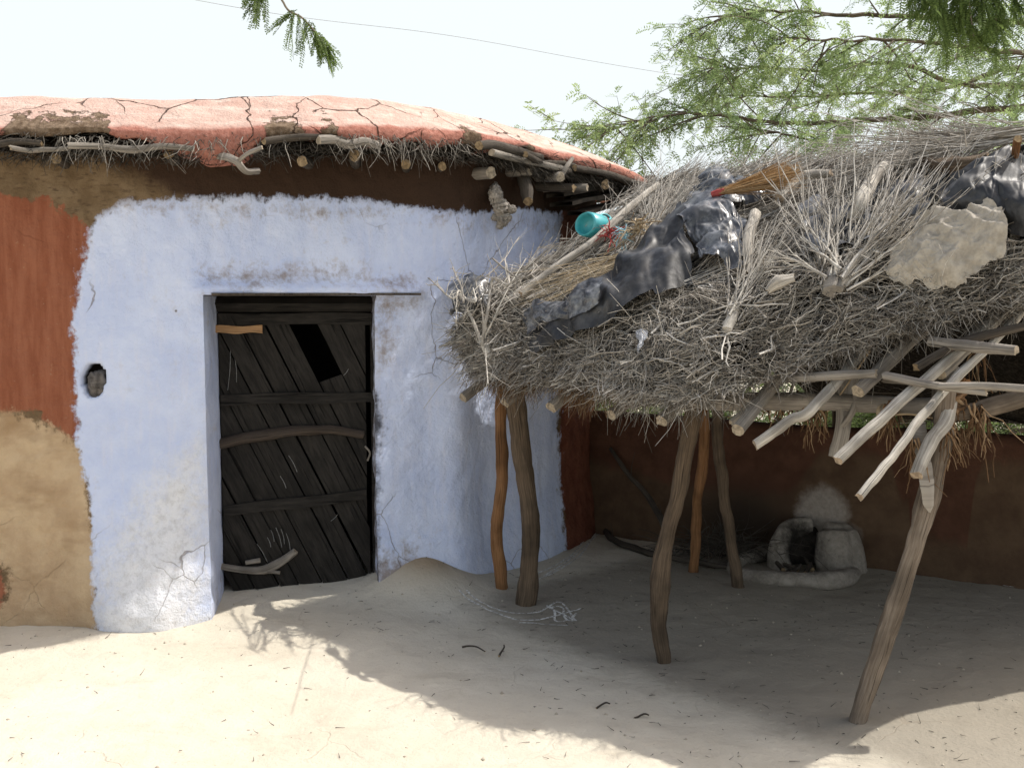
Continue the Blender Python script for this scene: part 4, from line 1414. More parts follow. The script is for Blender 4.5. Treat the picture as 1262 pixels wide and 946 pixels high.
# taper the left end so that it is ragged, not cut square
edge = sstep(0, .18, us - U0)[:, None]
cz = G1.mean(1, keepdims=True)
G1[..., 2] = cz[..., 2] + (G1[..., 2] - cz[..., 2]) * (.5 + .5 * edge)
uu_, vv_ = uv_of(G1[..., 0], G1[..., 1])
skew = -.55 * sstep(.95, 1.7, vv_) * sstep(.6, -.42, uu_)
skew = skew + sstep(1.2, 2.45, uu_) * (-.06 * sstep(.55, .85, vv_) * sstep(2.2, 1.3, vv_) + .30 * sstep(1.4, 2.3, vv_))
G1[..., 0] += EU[0] * skew; G1[..., 1] += EU[1] * skew
bump = .05 * fbm(G1, 2.6, 3, 7) + .03 * fbm(G1, 9, 3, 9)
nn_ = np.cross(np.gradient(G1, axis=0), np.gradient(G1, axis=1)); nn_ = nrm(nn_)
if nn_[:, 60, 2].mean() < 0: nn_ = -nn_
# lift along the right ridge
lift = (-.14 * sstep(.8, 2.2, us)[:, None] * sstep(.5, 1.1, uv_of(G1[..., 0], G1[..., 1])[1]))
G1c = G1 + nn_ * bump[..., None]; G1c[..., 2] += lift
m = MB()
m.add(G1c - nn_ * .02, grid_faces(len(us), NR))
for e in (0, len(us) - 1):
    ring = G1c[e] - nn_[e] * .02
    m.add(np.concatenate([ring, ring.mean(0)[None]]), np.stack([np.arange(NR - 1), np.arange(1, NR), np.full(NR - 1, NR)], -1))
m.build('brush_core', M_CORE, shel)

from mathutils.bvhtree import BVHTree
_g = grid_faces(len(us), NR)
_bvh = BVHTree.FromPolygons([tuple(p) for p in G1c.reshape(-1, 3)], [tuple(f) for f in _g.tolist()])


def RP(px, py, off=0.02):
    """point lying off metres above the brush where the view ray meets it"""
    d = nrm(ray(px, py))
    h = _bvh.ray_cast(Vector(tuple(EYE)), Vector(tuple(d)))
    q = plane_hit(px, py, off)
    if h[0] is None:
        return q
    p = np.array(h[0])
    if np.linalg.norm(p - plane_hit(px, py, 0)) > .9:
        return q
    n_ = np.array(h[1])
    if n_ @ d > 0: n_ = -n_
    n_ = nrm(n_ * .35 + ROOF_N * .65)
    return p + n_ * off


# row parameter ranges
NP = G0.shape[1]
rowk = lambda r: r / (NP - 1) * (NR - 1)


def surf(u, k):
    i = np.clip((u - U0) / .025, 0, len(us) - 1.001); j = np.clip(k, 0, NR - 1.001)
    i0, j0 = i.astype(int), j.astype(int); fi, fj = (i - i0)[:, None], (j - j0)[:, None]
    f = lambda A: (A[i0, j0] * (1 - fi) + A[i0 + 1, j0] * fi) * (1 - fj) + (A[i0, j0 + 1] * (1 - fi) + A[i0 + 1, j0 + 1] * fi) * fj
    return f(G1c), nrm(f(nn_))


EU3 = np.array([EU[0], EU[1], 0]); UPS = nrm(np.array([EV[0], EV[1], SL]))


def brush(m, n, u0, u1, r0, r1, L, R, du, dups, dn, bend, rp=1.3, grav=.1, crook=.03, lift=.0, K=5, umap=None, rlo=0, rhi=1.0, sd=None):
    u = rng.random(n) * (u1 - u0) + u0
    k = rowk(r0 + rng.random(n) * (r1 - r0))
    p, nv = surf(u, k)
    D = EU3 * (du[0] + rng.normal(size=(n, 1)) * du[1]) + UPS * (dups[0] + rng.normal(size=(n, 1)) * dups[1]) + nv * (dn[0] + rng.normal(size=(n, 1)) * dn[1])
    D = nrm(D)
    l = L[0] + rng.random(n) ** 1.6 * (L[1] - L[0])
    p = p + nv * (rng.random((n, 1)) * .03 + lift) - D * l[:, None] * .4
    cl = fbm(p, 7, 3, 77) * .35
    rn = rlo + (rhi - rlo) * np.clip(rng.random(n) ** rp + cl, 0, 1)
    twigs(m, p, D, l, R[0] + rng.random(n) * (R[1] - R[0]), bend, K, 3, rn, grav, crook=crook)


m = MB()
# underside and lower lip
brush(m, 2200, -.4, 2.4, 2.0, 4.2, (.06, .22), (.0015, .003), (0, .8), (-.3, .7), (.3, .5), .3, 2.0, .3, rhi=.6)
# front face: short, dense, tangled
brush(m, 7000, -.34, 2.42, 3.8, 8.6, (.03, .14), (.0016, .0036), (.1, .9), (.1, .8), (.40, .5), .5, 1.0, .2, .07, .0, 5)
brush(m, 2200, -.34, 2.42, 4.0, 8.8, (.08, .24), (.0018, .0036), (.1, .8), (.1, .8), (.4, .4), .5, .6, .15, .05, .02, 6, rlo=.25)
# top of the lower layer
brush(m, 2600, -.35, 2.42, 8.0, 10.5, (.05, .18), (.0015, .003), (0, .8), (.2, .8), (.25, .35), .4, 1.2, .1, .04)
# the slope: longer sticks running up it
brush(m, 3600, -.32, 2.42, 9.6, 14.0, (.12, .5), (.002, .0042), (.15, .4), (.8, .5), (.03, .07), .18, 1.0, .05, .015)
brush(m, 1500, -.40, .75, 8.6, 13.8, (.15, .55), (.002, .004), (.25, .35), (.9, .4), (.05, .08), .15, .55, .05, .012, .02, 5)
brush(m, 1300, 1.0, 2.42, 12.0, 15.0, (.2, .5), (.002, .0042), (.8, .4), (.2, .3), (.02, .06), .14, 1.1, .05, .01, .0, 5)
brush(m, 250, -.3, 2.42, 6.0, 13.0, (.2, .5), (.004, .0075), (.4, .7), (.5, .6), (.05, .1), .12, .7, .02, .02, .03, 7)
brush(m, 5000, -.34, 2.42, 3.6, 10.5, (.03, .10), (.0007, .0012), (.1, .9), (.0, .9), (.25, .4), .5, 1.0, .3, .05, .0, 4)
brush(m, 800, -.4, 2.42, 14.0, 18.5, (.2, .5), (.002, .004), (.2, .9), (-.3, .7), (.02, .06), .15, 1.2, .05, .01)
# left end tuft
brush(m, 1500, -.35, -.22, 3.5, 12.0, (.05, .20), (.0014, .003), (-1.0, .5), (.1, .6), (.2, .4), .4, 1.4, .2, .04)
# clumps of near-parallel stems, so that the brush reads as armfuls thrown on
def clumps(nc, per, r0, r1, L, R, du, dups, dn, spread, rr):
    u = rng.random(nc) * 2.7 - .32; k = rowk(r0 + rng.random(nc) * (r1 - r0))
    p, nv = surf(u, k)
    D = nrm(EU3 * (du[0] + rng.normal(size=(nc, 1)) * du[1]) + UPS * (dups[0] + rng.normal(size=(nc, 1)) * dups[1]) + nv * (dn[0] + rng.normal(size=(nc, 1)) * dn[1]))
    tone = rr[0] + (rr[1] - rr[0]) * rng.random(nc)
    sd_ = nrm(np.cross(D, nv))
    i = np.repeat(np.arange(nc), per); n = len(i)
    P_ = p[i] + sd_[i] * rng.normal(size=(n, 1)) * .028 + nv[i] * (.015 + .03 * rng.random((n, 1)))
    l = (L[0] + (L[1] - L[0]) * rng.random(n))
    twigs(m, P_ - D[i] * l[:, None] * .5, D[i] + rng.normal(size=(n, 3)) * spread, l, R[0] + (R[1] - R[0]) * rng.random(n), .12, 5, 3, np.clip(tone[i] + rng.normal(size=n) * .15, 0, 1), .05, crook=.015)


clumps(150, 16, 4.2, 9.2, (.08, .26), (.0014, .0032), (.2, .8), (.3, .7), (.25, .3), .16, (.1, .95))
clumps(130, 20, 9.2, 14.0, (.2, .6), (.0016, .0036), (.3, .5), (.8, .5), (.02, .06), .09, (.2, 1.0))
tag(m.build('brush_thatch', M_TWIG, shel), kind='stuff')
# brown grassy fringe hanging below the eave
m = MB()
n = 1700
u = np.concatenate([rng.random(n) * 1.25 - .2, rng.normal(size=500) * .07 + .62, rng.normal(size=500) * .1 + .2]); n = len(u)
p, nv = surf(u, rowk(3.2 + rng.random(n) * 1.4))
D = np.stack([rng.normal(size=n) * .35, rng.normal(size=n) * .35, -np.ones(n)], -1)
twigs(m, p - nv * .02 + [0, 0, .02], D, .04 + rng.random(n) * .11 * (1 + .5 * np.sin(u * 11)), .0012 + rng.random(n) * .0012, .3, 4, 3, rng.random(n), .1)
tag(m.build('grass_fringe', M_FIBRE, shel), kind='stuff')

# ------------------------------------------------------------------ things lying on the brush roof
def bundle(name, label, base, tips, r, mat, n, L=(.7, 1.0), off=.05, forks=2, group=None, arch=.05, seed=0, stub=.02, cat='brush bundle'):
    """base: pixel of the butt end on the roof; tips: list of pixel targets the stems fan out to"""
    b0 = RP(base[0], base[1], off)
    m = MB()
    tips = np.array(tips, float)
    w = rng.random(n) * (len(tips) - 1); i = np.clip(w.astype(int), 0, len(tips) - 2); f = (w - i)[:, None]
    T = tips[i] * (1 - f) + tips[i + 1] * f + rng.normal(size=(n, 2)) * (16 if forks else 6)
    E = np.array([RP(a, b_, off + rng.random() * .07) for a, b_ in T])
    d = E - b0
    sc_ = L[0] + rng.random((n, 1)) * (L[1] - L[0])
    P0 = b0 + rng.normal(size=(n, 3)) * stub * (.9 if forks else .6)
    d = d * sc_ + ROOF_N * (arch * rng.random((n, 1)))
    Ln = np.linalg.norm(d, axis=1)
    pts = twigs(m, P0, d, Ln, r * (.6 + .8 * rng.random(n)), .10, 7, 5, .35 + .65 * rng.random(n), .0, .75, crook=.008)
    nm = n
    if forks:
        c = n * 4
        k = rng.integers(0, n, c); tt = rng.integers(1, 4, c)
        dd = nrm(pts[k, tt + 1] - pts[k, tt])
        p2 = twigs(m, pts[k, tt], dd + rng.normal(size=(c, 3)) * .20, Ln[k] * (.4 + .45 * rng.random(c)), r * (.4 + .3 * rng.random(c)), .15, 7, 4, .25 + .75 * rng.random(c), .0, .7, crook=.012)
        pts = np.concatenate([pts, p2]); Ln = np.concatenate([Ln, Ln[k] * .5]); nm = n + c
    for lev in range(max(0, forks - 1)):
        k = rng.integers(0, nm, nm)
        tt = rng.integers(2, 6, nm)
        P1 = pts[k, tt]
        dd = nrm(pts[k, np.minimum(tt + 1, 6)] - pts[k, tt])
        D1 = dd + rng.normal(size=(nm, 3)) * .45 + ROOF_N * .1
        twigs(m, P1, D1, Ln[k] * (.10 + .25 * rng.random(nm)), r * (.3 + .25 * rng.random(nm)), .2, 5, 3, .2 + .8 * rng.random(nm), .0, .7, crook=.012)
    # butt end stub
    bd = nrm(d.mean(0))
    tube(m, [b0 - bd * .035, b0, b0 + bd * .06], [stub, stub * 1.1, stub * .8], 8, .012, .35, seed + 3, rough_cut=.015)
    o = m.build(name, mat)
    tag(o, label, cat, group)
    return o


BG = 'bundles of dry branches on the shelter roof'
def thorn_branch():
    m = MB()
    b0 = RP(606, 436, .06)
    def st(pts, r0, r1, k):
        P_ = [RP(px, py, o) for px, py, o in pts]
        Q = tube(m, P_, [r0, (r0 + r1) / 2, r1], 6, .02, .12, k, wob=.006)
        n = max(2, len(Q) // 4)
        i_ = rng.integers(len(Q) // 4, len(Q) - 1, n)
        D = nrm(Q[np.minimum(i_ + 1, len(Q) - 1)] - Q[i_ - 1]) + rng.normal(size=(n, 3)) * .55
        twigs(m, Q[i_], D, .04 + .14 * rng.random(n), r1 * .8, .2, 5, 4, .5 + .5 * rng.random(n), 0, .6, crook=.02)
    for k, (pts, r0, r1) in enumerate([
            ([(606, 438, .08), (598, 412, .14), (583, 394, .18), (556, 368, .20), (527, 342, .20)], .0095, .004),
            ([(583, 396, .17), (572, 372, .22), (568, 352, .24), (557, 330, .24)], .006, .003),
            ([(585, 394, .17), (586, 372, .2), (583, 355, .2)], .0065, .003),
            ([(607, 438, .09), (618, 408, .14), (627, 378, .18), (627, 350, .20), (622, 318, .22)], .0095, .004),
            ([(627, 356, .19), (642, 343, .2), (668, 326, .2)], .005, .003),
            ([(606, 438, .08), (578, 420, .13), (562, 396, .16), (563, 364, .18)], .005, .0025),
            ([(606, 438, .08), (588, 418, .10), (572, 390, .13), (578, 372, .15)], .005, .0025),
            ([(607, 436, .09), (622, 414, .12), (640, 385, .14), (660, 350, .16)], .005, .0025),
            ([(607, 436, .09), (612, 405, .14), (604, 378, .18), (618, 345, .2)], .0045, .0025),
            ([(598, 414, .14), (612, 395, .16), (622, 372, .18)], .0045, .0025),
            ([(610, 430, .10), (609, 450, .11), (602, 472, .12)], .0035, .002),
            ([(600, 300 + 40, .18), (622, 318, .2), (640, 292, .2)], .004, .002)]):
        st(pts, r0, r1, 700 + k)
    d_ = nrm(RP(600, 415, .1) - b0)
    tube(m, [b0 - d_ * .05 - np.array([0, 0, .02]), b0, b0 + d_ * .05], [.02, .024, .018], 9, .01, .4, 720, rough_cut=.01)
    return tag(m.build('branch_bundle', M_TWIG_P), 'forked bleached thorn branch with its butt at the left corner of the brush roof', 'brush bundle', BG)


thorn_branch()
bundle('branch_bundle', 'widest fan of pale stems, spreading from a brown butt at the middle of the roof', (1030, 372), [(925, 330), (950, 290), (985, 255), (1025, 270), (1075, 260), (1120, 230), (1160, 245)], .0066, M_TWIG_P, 26, (.35, 1.05), .09, 3, BG, .10, 2, .028)
bundle('branch_bundle', 'small spray of pale stems near the roof edge, left of the widest fan', (903, 412), [(925, 330), (945, 310), (975, 300), (1000, 320)], .0050, M_TWIG_P, 12, (.6, 1.05), .06, 2, BG, .07, 3, .022)
bundle('branch_bundle', 'bundle of long grey stems sweeping up right to the black sheet at the frame edge', (1045, 372), [(1110, 240), (1150, 200), (1185, 225), (1205, 250), (1190, 285)], .0050, M_TWIG, 34, (.6, 1.1), .09, 2, BG, .09, 4, .02)
bundle('branch_bundle', 'tangle of curly pale twigs beside the top of the long pole', (800, 312), [(820, 262), (845, 240), (870, 240), (885, 258)], .0036, M_TWIG_P, 24, (.5, 1.05), .05, 3, BG, .08, 5, .015)
bundle('straw_bundle', 'sheaf of tan straw below the long pole, tied near its top end', (826, 308), [(655, 385), (675, 397), (700, 398), (730, 385)], .0030, M_STRAW, 170, (.65, 1.1), .05, 0, None, .05, 6, .012, 'straw bundle')
bundle('branch_bundle', 'long thin grey stems lying along the high right ridge of the brush roof', (1275, 165), [(1100, 185), (1085, 205), (1050, 222), (1010, 232)], .0044, M_TWIG, 50, (.6, 1.15), .06, 2, BG, .06, 7, .02)


SHEETS = []


def sheet(name, label, ctrl, mat, nu=70, nv=50, seed=0, cat='plastic sheet', expand=.25, bend=6, holdtop=.05):
    """ctrl: rows of (px, py, offset above the roof); the sheet is then draped by the cloth solver"""
    C = np.array([[RP(a, b_, o) for (a, b_, o) in row] for row in ctrl])
    R_ = np.stack([crom(C[i], nu) for i in range(C.shape[0])], 0)
    G = np.stack([crom(R_[:, j], nv) for j in range(nu)], 0)
    G = G + ROOF_N * (.035 + .03 * fbm(G, 6, 3, seed))[..., None] + .002 * rng.normal(size=G.shape)
    # ragged outline
    iu = np.minimum(np.arange(nu), np.arange(nu)[::-1])[:, None]; iv = np.minimum(np.arange(nv), np.arange(nv)[::-1])[None]
    din = np.minimum(iu, iv) + 0 * G[..., 0]
    cut = 2.4 * (fbm(G, 7, 3, seed + 4) + .25)
    kv = din >= cut
    kf = kv[:-1, :-1] & kv[1:, :-1] & kv[1:, 1:] & kv[:-1, 1:]
    m = MB()
    m.add(G, grid_faces(nu, nv, False, kf))
    o = m.build(name, mat)
    bm_del_loose(o)
    if holdtop:
        vg = o.vertex_groups.new(name='hold')
        co = np.array([v.co for v in o.data.vertices]); z = co[:, 2]
        q_ = np.random.default_rng(seed); idx = np.where((z > np.quantile(z, 1 - holdtop)) | (q_.random(len(z)) < .03))[0]
        vg.add([int(k) for k in idx], 1.0, 'REPLACE')
    SHEETS.append((o, expand, bend, bool(holdtop)))
    tag(o, label, cat, 'plastic sheets on the shelter roof' if cat == 'plastic sheet' else None)
    return o


def bm_del_loose(o):
    import bmesh
    bm = bmesh.new(); bm.from_mesh(o.data)
    bmesh.ops.delete(bm, geom=[v for v in bm.verts if not v.link_faces], context='VERTS')
    bm.to_mesh(o.data); bm.free()


def drape(frames=22):
    core = bpy.data.objects['brush_core']
    core.modifiers.new('c', 'COLLISION')
    core.collision.thickness_outer = .045; core.collision.cloth_friction = 60; core.collision.damping = .6
    for o, ex, bd, hold in SHEETS:
        md = o.modifiers.new('cl', 'CLOTH')
        st = md.settings
        st.quality = 6; st.mass = .15; st.air_damping = 4
        st.tension_stiffness = st.compression_stiffness = 20; st.shear_stiffness = 12; st.bending_stiffness = bd
        st.tension_damping = st.compression_damping = 12; st.bending_damping = 1.0
        st.shrink_min = -ex; st.shrink_max = -ex
        st.effector_weights.gravity = .22
        if hold:
            st.vertex_group_mass = 'hold'; st.pin_stiffness = 1.0
        md.collision_settings.distance_min = .008; md.collision_settings.collision_quality = 3
        md.collision_settings.use_self_collision = False
        md.point_cache.frame_start = 1; md.point_cache.frame_end = frames
    for f in range(1, frames + 1):
        scn.frame_set(f)
    dg = bpy.context.evaluated_depsgraph_get()
    for o, ex, bd, hold in SHEETS:
        me = bpy.data.meshes.new_from_object(o.evaluated_get(dg))
        o.modifiers.clear(); o.data = me
        if o.name.startswith('cloth_sack'):      # long soft folds gathered across the cloth
            v = np.zeros(len(me.vertices) * 3, np.float32); me.vertices.foreach_get('co', v); v = v.reshape(-1, 3).astype(float)
            d1 = nrm(np.array([.8, -.35, .45])); d2 = nrm(np.array([.35, .3, .9]))
            p1 = (v @ d1) * 66 + 7 * fbm(v, 4, 2, 5); p2 = (v @ d2) * 76 + 7 * fbm(v, 4, 2, 6)
            w_ = np.clip(.5 + .9 * fbm(v, 3.2, 2, 9), 0, 1)
            f_ = .036 * w_ * (1 - np.abs(np.sin(p1 * .5))) ** 1.2 + .034 * (1 - w_) * (1 - np.abs(np.sin(p2 * .5))) ** 1.2
            me.vertices.foreach_set('co', (v + ROOF_N * (f_ + .01)[:, None] + d1 * (.003 * np.cos(p1))[:, None]).astype(np.float32).ravel())
        sb = o.modifiers.new('s', 'SUBSURF'); sb.levels = sb.render_levels = 2
        o.data.polygons.foreach_set('use_smooth', np.ones(len(o.data.polygons), bool))
    core.modifiers.clear()
    scn.frame_set(1)


sheet('plastic_sheet', 'long black plastic strip running from mid roof down to its left front edge',
      [[(648, 400, .04), (690, 398, .06), (735, 372, .07), (790, 330, .09), (832, 298, .11), (852, 272, .14)],
       [(655, 420, .05), (697, 418, .08), (747, 396, .09), (797, 358, .10), (838, 322, .11), (862, 300, .14)],
       [(664, 446, .02), (704, 440, .06), (752, 424, .05), (802, 395, .05), (848, 368, .07), (876, 356, .09)]], M_PLAS, 54, 16, 3, expand=.09, holdtop=.10)
sheet('plastic_sheet', 'torn pale grey sheet end over the lower end of the black plastic strip',
      [[(652, 404, .08), (678, 400, .10), (706, 396, .10), (735, 385, .12), (762, 372, .12)],
       [(660, 420, .10), (688, 416, .12), (715, 408, .12), (742, 402, .14), (758, 392, .12)],
       [(664, 438, .08), (690, 424, .10), (712, 428, .10), (738, 420, .10), (752, 406, .10)]], M_PLASG, 34, 18, 83, expand=.1)
sheet('plastic_sheet', 'crumpled glossy dark sheet draped over a hump of brush just below the orange broom',
      [[(846, 282, 0.120), (868, 276, 0.128), (893, 273, 0.120), (918, 285, 0.105), (930, 300, 0.075)],
       [(850, 305, 0.105), (872, 300, 0.120), (896, 297, 0.112), (918, 305, 0.090), (934, 318, 0.075)],
       [(858, 330, 0.090), (875, 328, 0.112), (898, 325, 0.105), (918, 332, 0.083), (930, 340, 0.068)],
       [(866, 346, 0.075), (880, 350, 0.083), (900, 352, 0.090), (915, 356, 0.075), (922, 358, 0.053)]], M_PLASG, 36, 30, 13, expand=.13, holdtop=.1)
sheet('plastic_sheet', 'grey plastic sheet bunched on the crest of the brush roof, left of the broom',
      [[(866, 240, 0.060), (885, 227, 0.078), (905, 230, 0.054), (925, 236, 0.066), (950, 238, 0.030)],
       [(858, 256, 0.066), (884, 250, 0.078), (905, 250, 0.072), (928, 250, 0.060), (950, 250, 0.030)],
       [(852, 274, 0.072), (880, 272, 0.078), (900, 270, 0.072), (920, 266, 0.048), (945, 262, 0.024)]], M_PLASG, 36, 24, 23, expand=.12)
sheet('plastic_sheet', 'big black plastic sheet bulging at the right frame edge of the brush roof',
      [[(1150, 262, 0.028), (1185, 232, 0.066), (1225, 208, 0.088), (1260, 188, 0.099), (1295, 175, 0.066)],
       [(1160, 280, 0.039), (1195, 258, 0.094), (1235, 240, 0.132), (1270, 228, 0.143), (1300, 222, 0.088)],
       [(1175, 292, 0.028), (1205, 285, 0.077), (1240, 283, 0.121), (1272, 285, 0.132), (1302, 282, 0.083)],
       [(1185, 300, 0.000), (1215, 300, 0.044), (1250, 312, 0.072), (1275, 325, 0.077), (1300, 330, 0.055)]], M_PLAS, 40, 34, 33, expand=.10, holdtop=.1)
sheet('plastic_sheet', 'dusty dark sheet showing between the grey stems, right of the thick bleached log',
      [[(985, 268, .02), (1040, 262, .03), (1095, 240, .04), (1150, 232, .04)],
       [(990, 300, .03), (1045, 295, .03), (1100, 280, .03), (1155, 268, .03)],
       [(1000, 330, .02), (1050, 325, .02), (1105, 310, .02), (1150, 295, .02)]], M_PLASG, 36, 22, 43, expand=.16)
sheet('plastic_sheet', 'scrap of dusty sheet tucked under the thorn stems at the left roof corner',
      [[(552, 362, .06), (580, 345, .07), (605, 350, .05)], [(556, 385, .07), (585, 375, .09), (612, 372, .06)], [(568, 402, .06), (592, 400, .07), (618, 392, .05)]], M_PLASG, 22, 20, 53, expand=.2)
sheet('plastic_sheet', 'small pale scrap of sheet hanging in the front brush above the second post',
      [[(790, 428, .05), (802, 424, .06), (814, 430, .05)], [(795, 443, .07), (803, 443, .08), (810, 445, .07)], [(797, 462, .07), (800, 463, .08), (804, 462, .07)]], M_PLASW, 20, 26, 63, expand=.15, holdtop=.4)
sheet('cloth_sack', 'crumpled dirty cream cloth sack on the brush roof below the bulging black sheet',
      [[(1092, 340, 0.046), (1120, 322, 0.066), (1150, 305, 0.080), (1185, 298, 0.093), (1225, 290, 0.093)],
       [(1088, 356, 0.060), (1120, 345, 0.087), (1155, 330, 0.100), (1195, 318, 0.114), (1245, 308, 0.120)],
       [(1100, 368, 0.060), (1130, 362, 0.087), (1160, 355, 0.106), (1200, 342, 0.120), (1252, 325, 0.128)],
       [(1115, 372, 0.032), (1145, 376, 0.060), (1172, 384, 0.073), (1208, 368, 0.080), (1250, 350, 0.066)]], M_CLOTH, 56, 42, 73, 'sack', .12, 8, .04)
drape()


def loose_log(name, label, pts, rad, mat, seed, cat, kn=.15, off=.08):
    m = MB()
    tube(m, [RP(a, b_, o) for a, b_, o in pts], rad, 12, .015, kn, seed, rough_cut=.015, wob=.004)
    return tag(m.build(name, mat), label, cat)


loose_log('wooden_pole', 'long straight grey pole lying up the left slope of the brush roof', [(650, 377, .08), (690, 350, .09), (740, 318, .10), (785, 282, .12), (815, 254, .12)], [.021, .020, .021, .022, .016], M_PALE, 201, 'pole', .08)
loose_log('log', 'long thick bleached log lying up the slope near the crest of the brush roof', [(1056, 298, .10), (1072, 282, .13), (1086, 258, .13), (1100, 236, .12), (1118, 222, .12), (1136, 206, .12)], [.030, .034, .026, .032, .034, .016], M_PALE, 202, 'log', .22)
loose_log('log', 'short pale log behind the orange broom on the crest of the brush roof', [(968, 268, .10), (988, 252, .12), (1008, 242, .12), (1030, 237, .10)], [.024, .026, .025, .02], M_PALE, 203, 'log', .18)
loose_log('log', 'stubby upright wood piece beside the crumpled glossy sheet', [(926, 352, .06), (932, 325, .12), (940, 298, .14)], [.020, .024, .027], M_PALE, 204, 'log', .2)
loose_log('log', 'flat peeling piece of wood at the lower end of the straw sheaf', [(706, 404, .10), (722, 388, .11), (736, 374, .11)], [.012, .02, .012], M_PALE, 205, 'log', .3)
loose_log('log', 'rough brown wood chunk on the brush roof, above left of the bulging black sheet', [(1140, 225, .10), (1180, 205, .12), (1215, 196, .12)], [.03, .036, .03], M_POST_D, 206, 'log', .4)
loose_log('log', 'dark upright stub poking from the right crest of the brush roof', [(1249, 200, .08), (1252, 186, .16), (1255, 172, .24)], [.014, .016, .014], M_POST_O, 207, 'log', .3)
loose_log('log', 'small rounded pale wood lump among the stems left of the wide fan butt', [(955, 382, .10), (968, 376, .11), (980, 368, .1)], [.014, .026, .016], M_PALE, 208, 'log', .3)

# broom
b0, b1 = RP(897, 277, .17), RP(985, 253, .17)
broom = thing('broom', 'short orange grass broom with red tie lying on the crest of the brush roof', 'broom', b0)
m = MB(); n = 420
d = b1 - b0
sidev = nrm(np.cross(d, ROOF_N))
sp = rng.normal(size=(n, 1))
twigs(m, b0 + sidev * sp * .004 + ROOF_N * rng.normal(size=(n, 1)) * .004, d + sidev * sp * .055 + ROOF_N * rng.normal(size=(n, 1)) * .03, np.linalg.norm(d) * (.75 + .45 * rng.random(n)), .0016, .05, 4, 3, rng.random(n), .02, .5)
m.build('bristles', M_BROOM, broom)
m = MB(); tube(m, [b0 - nrm(d) * .03, b0, b0 + nrm(d) * .035], [.012, .017, .016], 10, .008, .2, 3); m.build('tie', M_REDRAG, broom)

# teal plastic jug, cut open, lying on the roof
jc = RP(746, 300, .105)
jug = thing('plastic_jug', 'teal plastic jug lying on its side behind the long pole', 'jug', jc)
ax = nrm(np.array([-.62, -.50, .10])); u1_ = nrm(np.cross(ax, [0, 0, 1.0])); u2_ = np.cross(u1_, ax)
ns, prof = 40, [(a * .95, r * .95) for a, r in [(-.105, .0), (-.105, .05), (-.10, .074), (-.09, .082), (-.06, .084), (-.035, .084), (-.03, .078), (-.022, .078), (-.017, .085), (.06, .086), (.085, .084), (.10, .076), (.095, .070), (.07, .066), (.03, .064), (.03, .0)]]
th_ = np.linspace(0, 2 * math.pi, ns, endpoint=False)
V_ = np.array([[jc + ax * a + (u1_ * math.cos(t) * 1.0 + u2_ * math.sin(t) * .82) * r for a, r in prof] for t in th_])
m = MB(); m.add(V_, grid_faces(ns, len(prof), True)); m.build('body', M_TEAL, jug)
# filler hole and neck ring on the shoulder facing up-right
hc = jc - ax * .03 + nrm(u2_ * .8 + u1_ * -.35 + np.array([0, -.35, 0])) * .062
hn = nrm(hc - jc + ax * .03)
h1 = nrm(np.cross(hn, ax)); h2 = np.cross(hn, h1)
m = MB(); tube(m, [hc + (h1 * math.cos(t) + h2 * math.sin(t)) * .027 + hn * .008 for t in np.linspace(0, 2 * math.pi, 25)], .0055, 8, .008, .02, 1, cap=False); m.build('neck_ring', M_TEAL, jug)
m = MB(); m.add(np.array([hc + (h1 * math.cos(t) + h2 * math.sin(t)) * .026 + hn * .008 for t in th_] + [hc + hn * .007]), np.stack([np.arange(ns), (np.arange(ns) + 1) % ns, np.full(ns, ns)], -1)); m.build('mouth', M_HOLE, jug)


def ragthing(name, label, px, py, off, size, mat, cat, seed, strands=30, length=.06):
    c = RP(px, py, off)
    m = MB()
    D = rng.normal(size=(strands, 3)) + np.array([-.3, -.3, .2])
    twigs(m, c + rng.normal(size=(strands, 3)) * size * .4, D, length * (.5 + rng.random(strands)), .004, .8, 7, 5, rng.random(strands), .4, .3, crook=.05)
    return tag(m.build(name, mat), label, cat)


ragthing('rag', 'twist of faded red rag on the brush roof just right of the teal jug', 760, 312, .12, .03, M_REDRAG, 'rag', 1, 24, .07)
ragthing('string', 'knot of pale blue string at the tied end of the straw sheaf', 782, 314, .13, .02, M_BLUERAG, 'string', 2, 24, .05)
ragthing('rope', 'loop of yellow straw rope at the end of the straw sheaf beside the black strip', 797, 306, .12, .04, M_STRAW, 'rope', 3, 30, .12)

# ------------------------------------------------------------------ things on the ground
def ground_branch(name, label, pts, rad, mat, seed, cat='branch', twig=0):
    m = MB()
    P_ = []
    for (px, py, z) in pts:
        g_ = gp(px, py, z)
        P_.append(g_)
    Q = tube(m, P_, rad, 8, .03, .2, seed, wob=.01)
    if twig:
        k = rng.integers(1, len(Q) - 1, twig)
        D = rng.normal(size=(twig, 3)) + [0, 0, .3]
        twigs(m, Q[k], D, .05 + .15 * rng.random(twig), .003, .2, 5, 4, .1 + .2 * rng.random(twig))
    return tag(m.build(name, mat), label, cat)


ground_branch('fallen_branch', 'long dark curved branch lying on the ground under the shelter, below the wall corner', [(746, 654, .02), (757, 665, .03), (790, 677, .03), (830, 688, .04), (862, 694, .03), (900, 700, .02)], [.022, .024, .02, .014], M_DARKW, 301, twig=6)
a, b_ = gp(742, 590), None
yw = lambda px: None


def wall_line(px, py, out=.06):
    """point on the yard wall's face at this pixel, out metres in front"""
    d = ray(px, py)
    n3 = np.array([YN[0], YN[1], 0.0])
    p0 = np.array([YA[0], YA[1], 0.0]) + n3 * out
    t = ((p0 - EYE) @ n3) / (d @ n3)
    return EYE + d * t


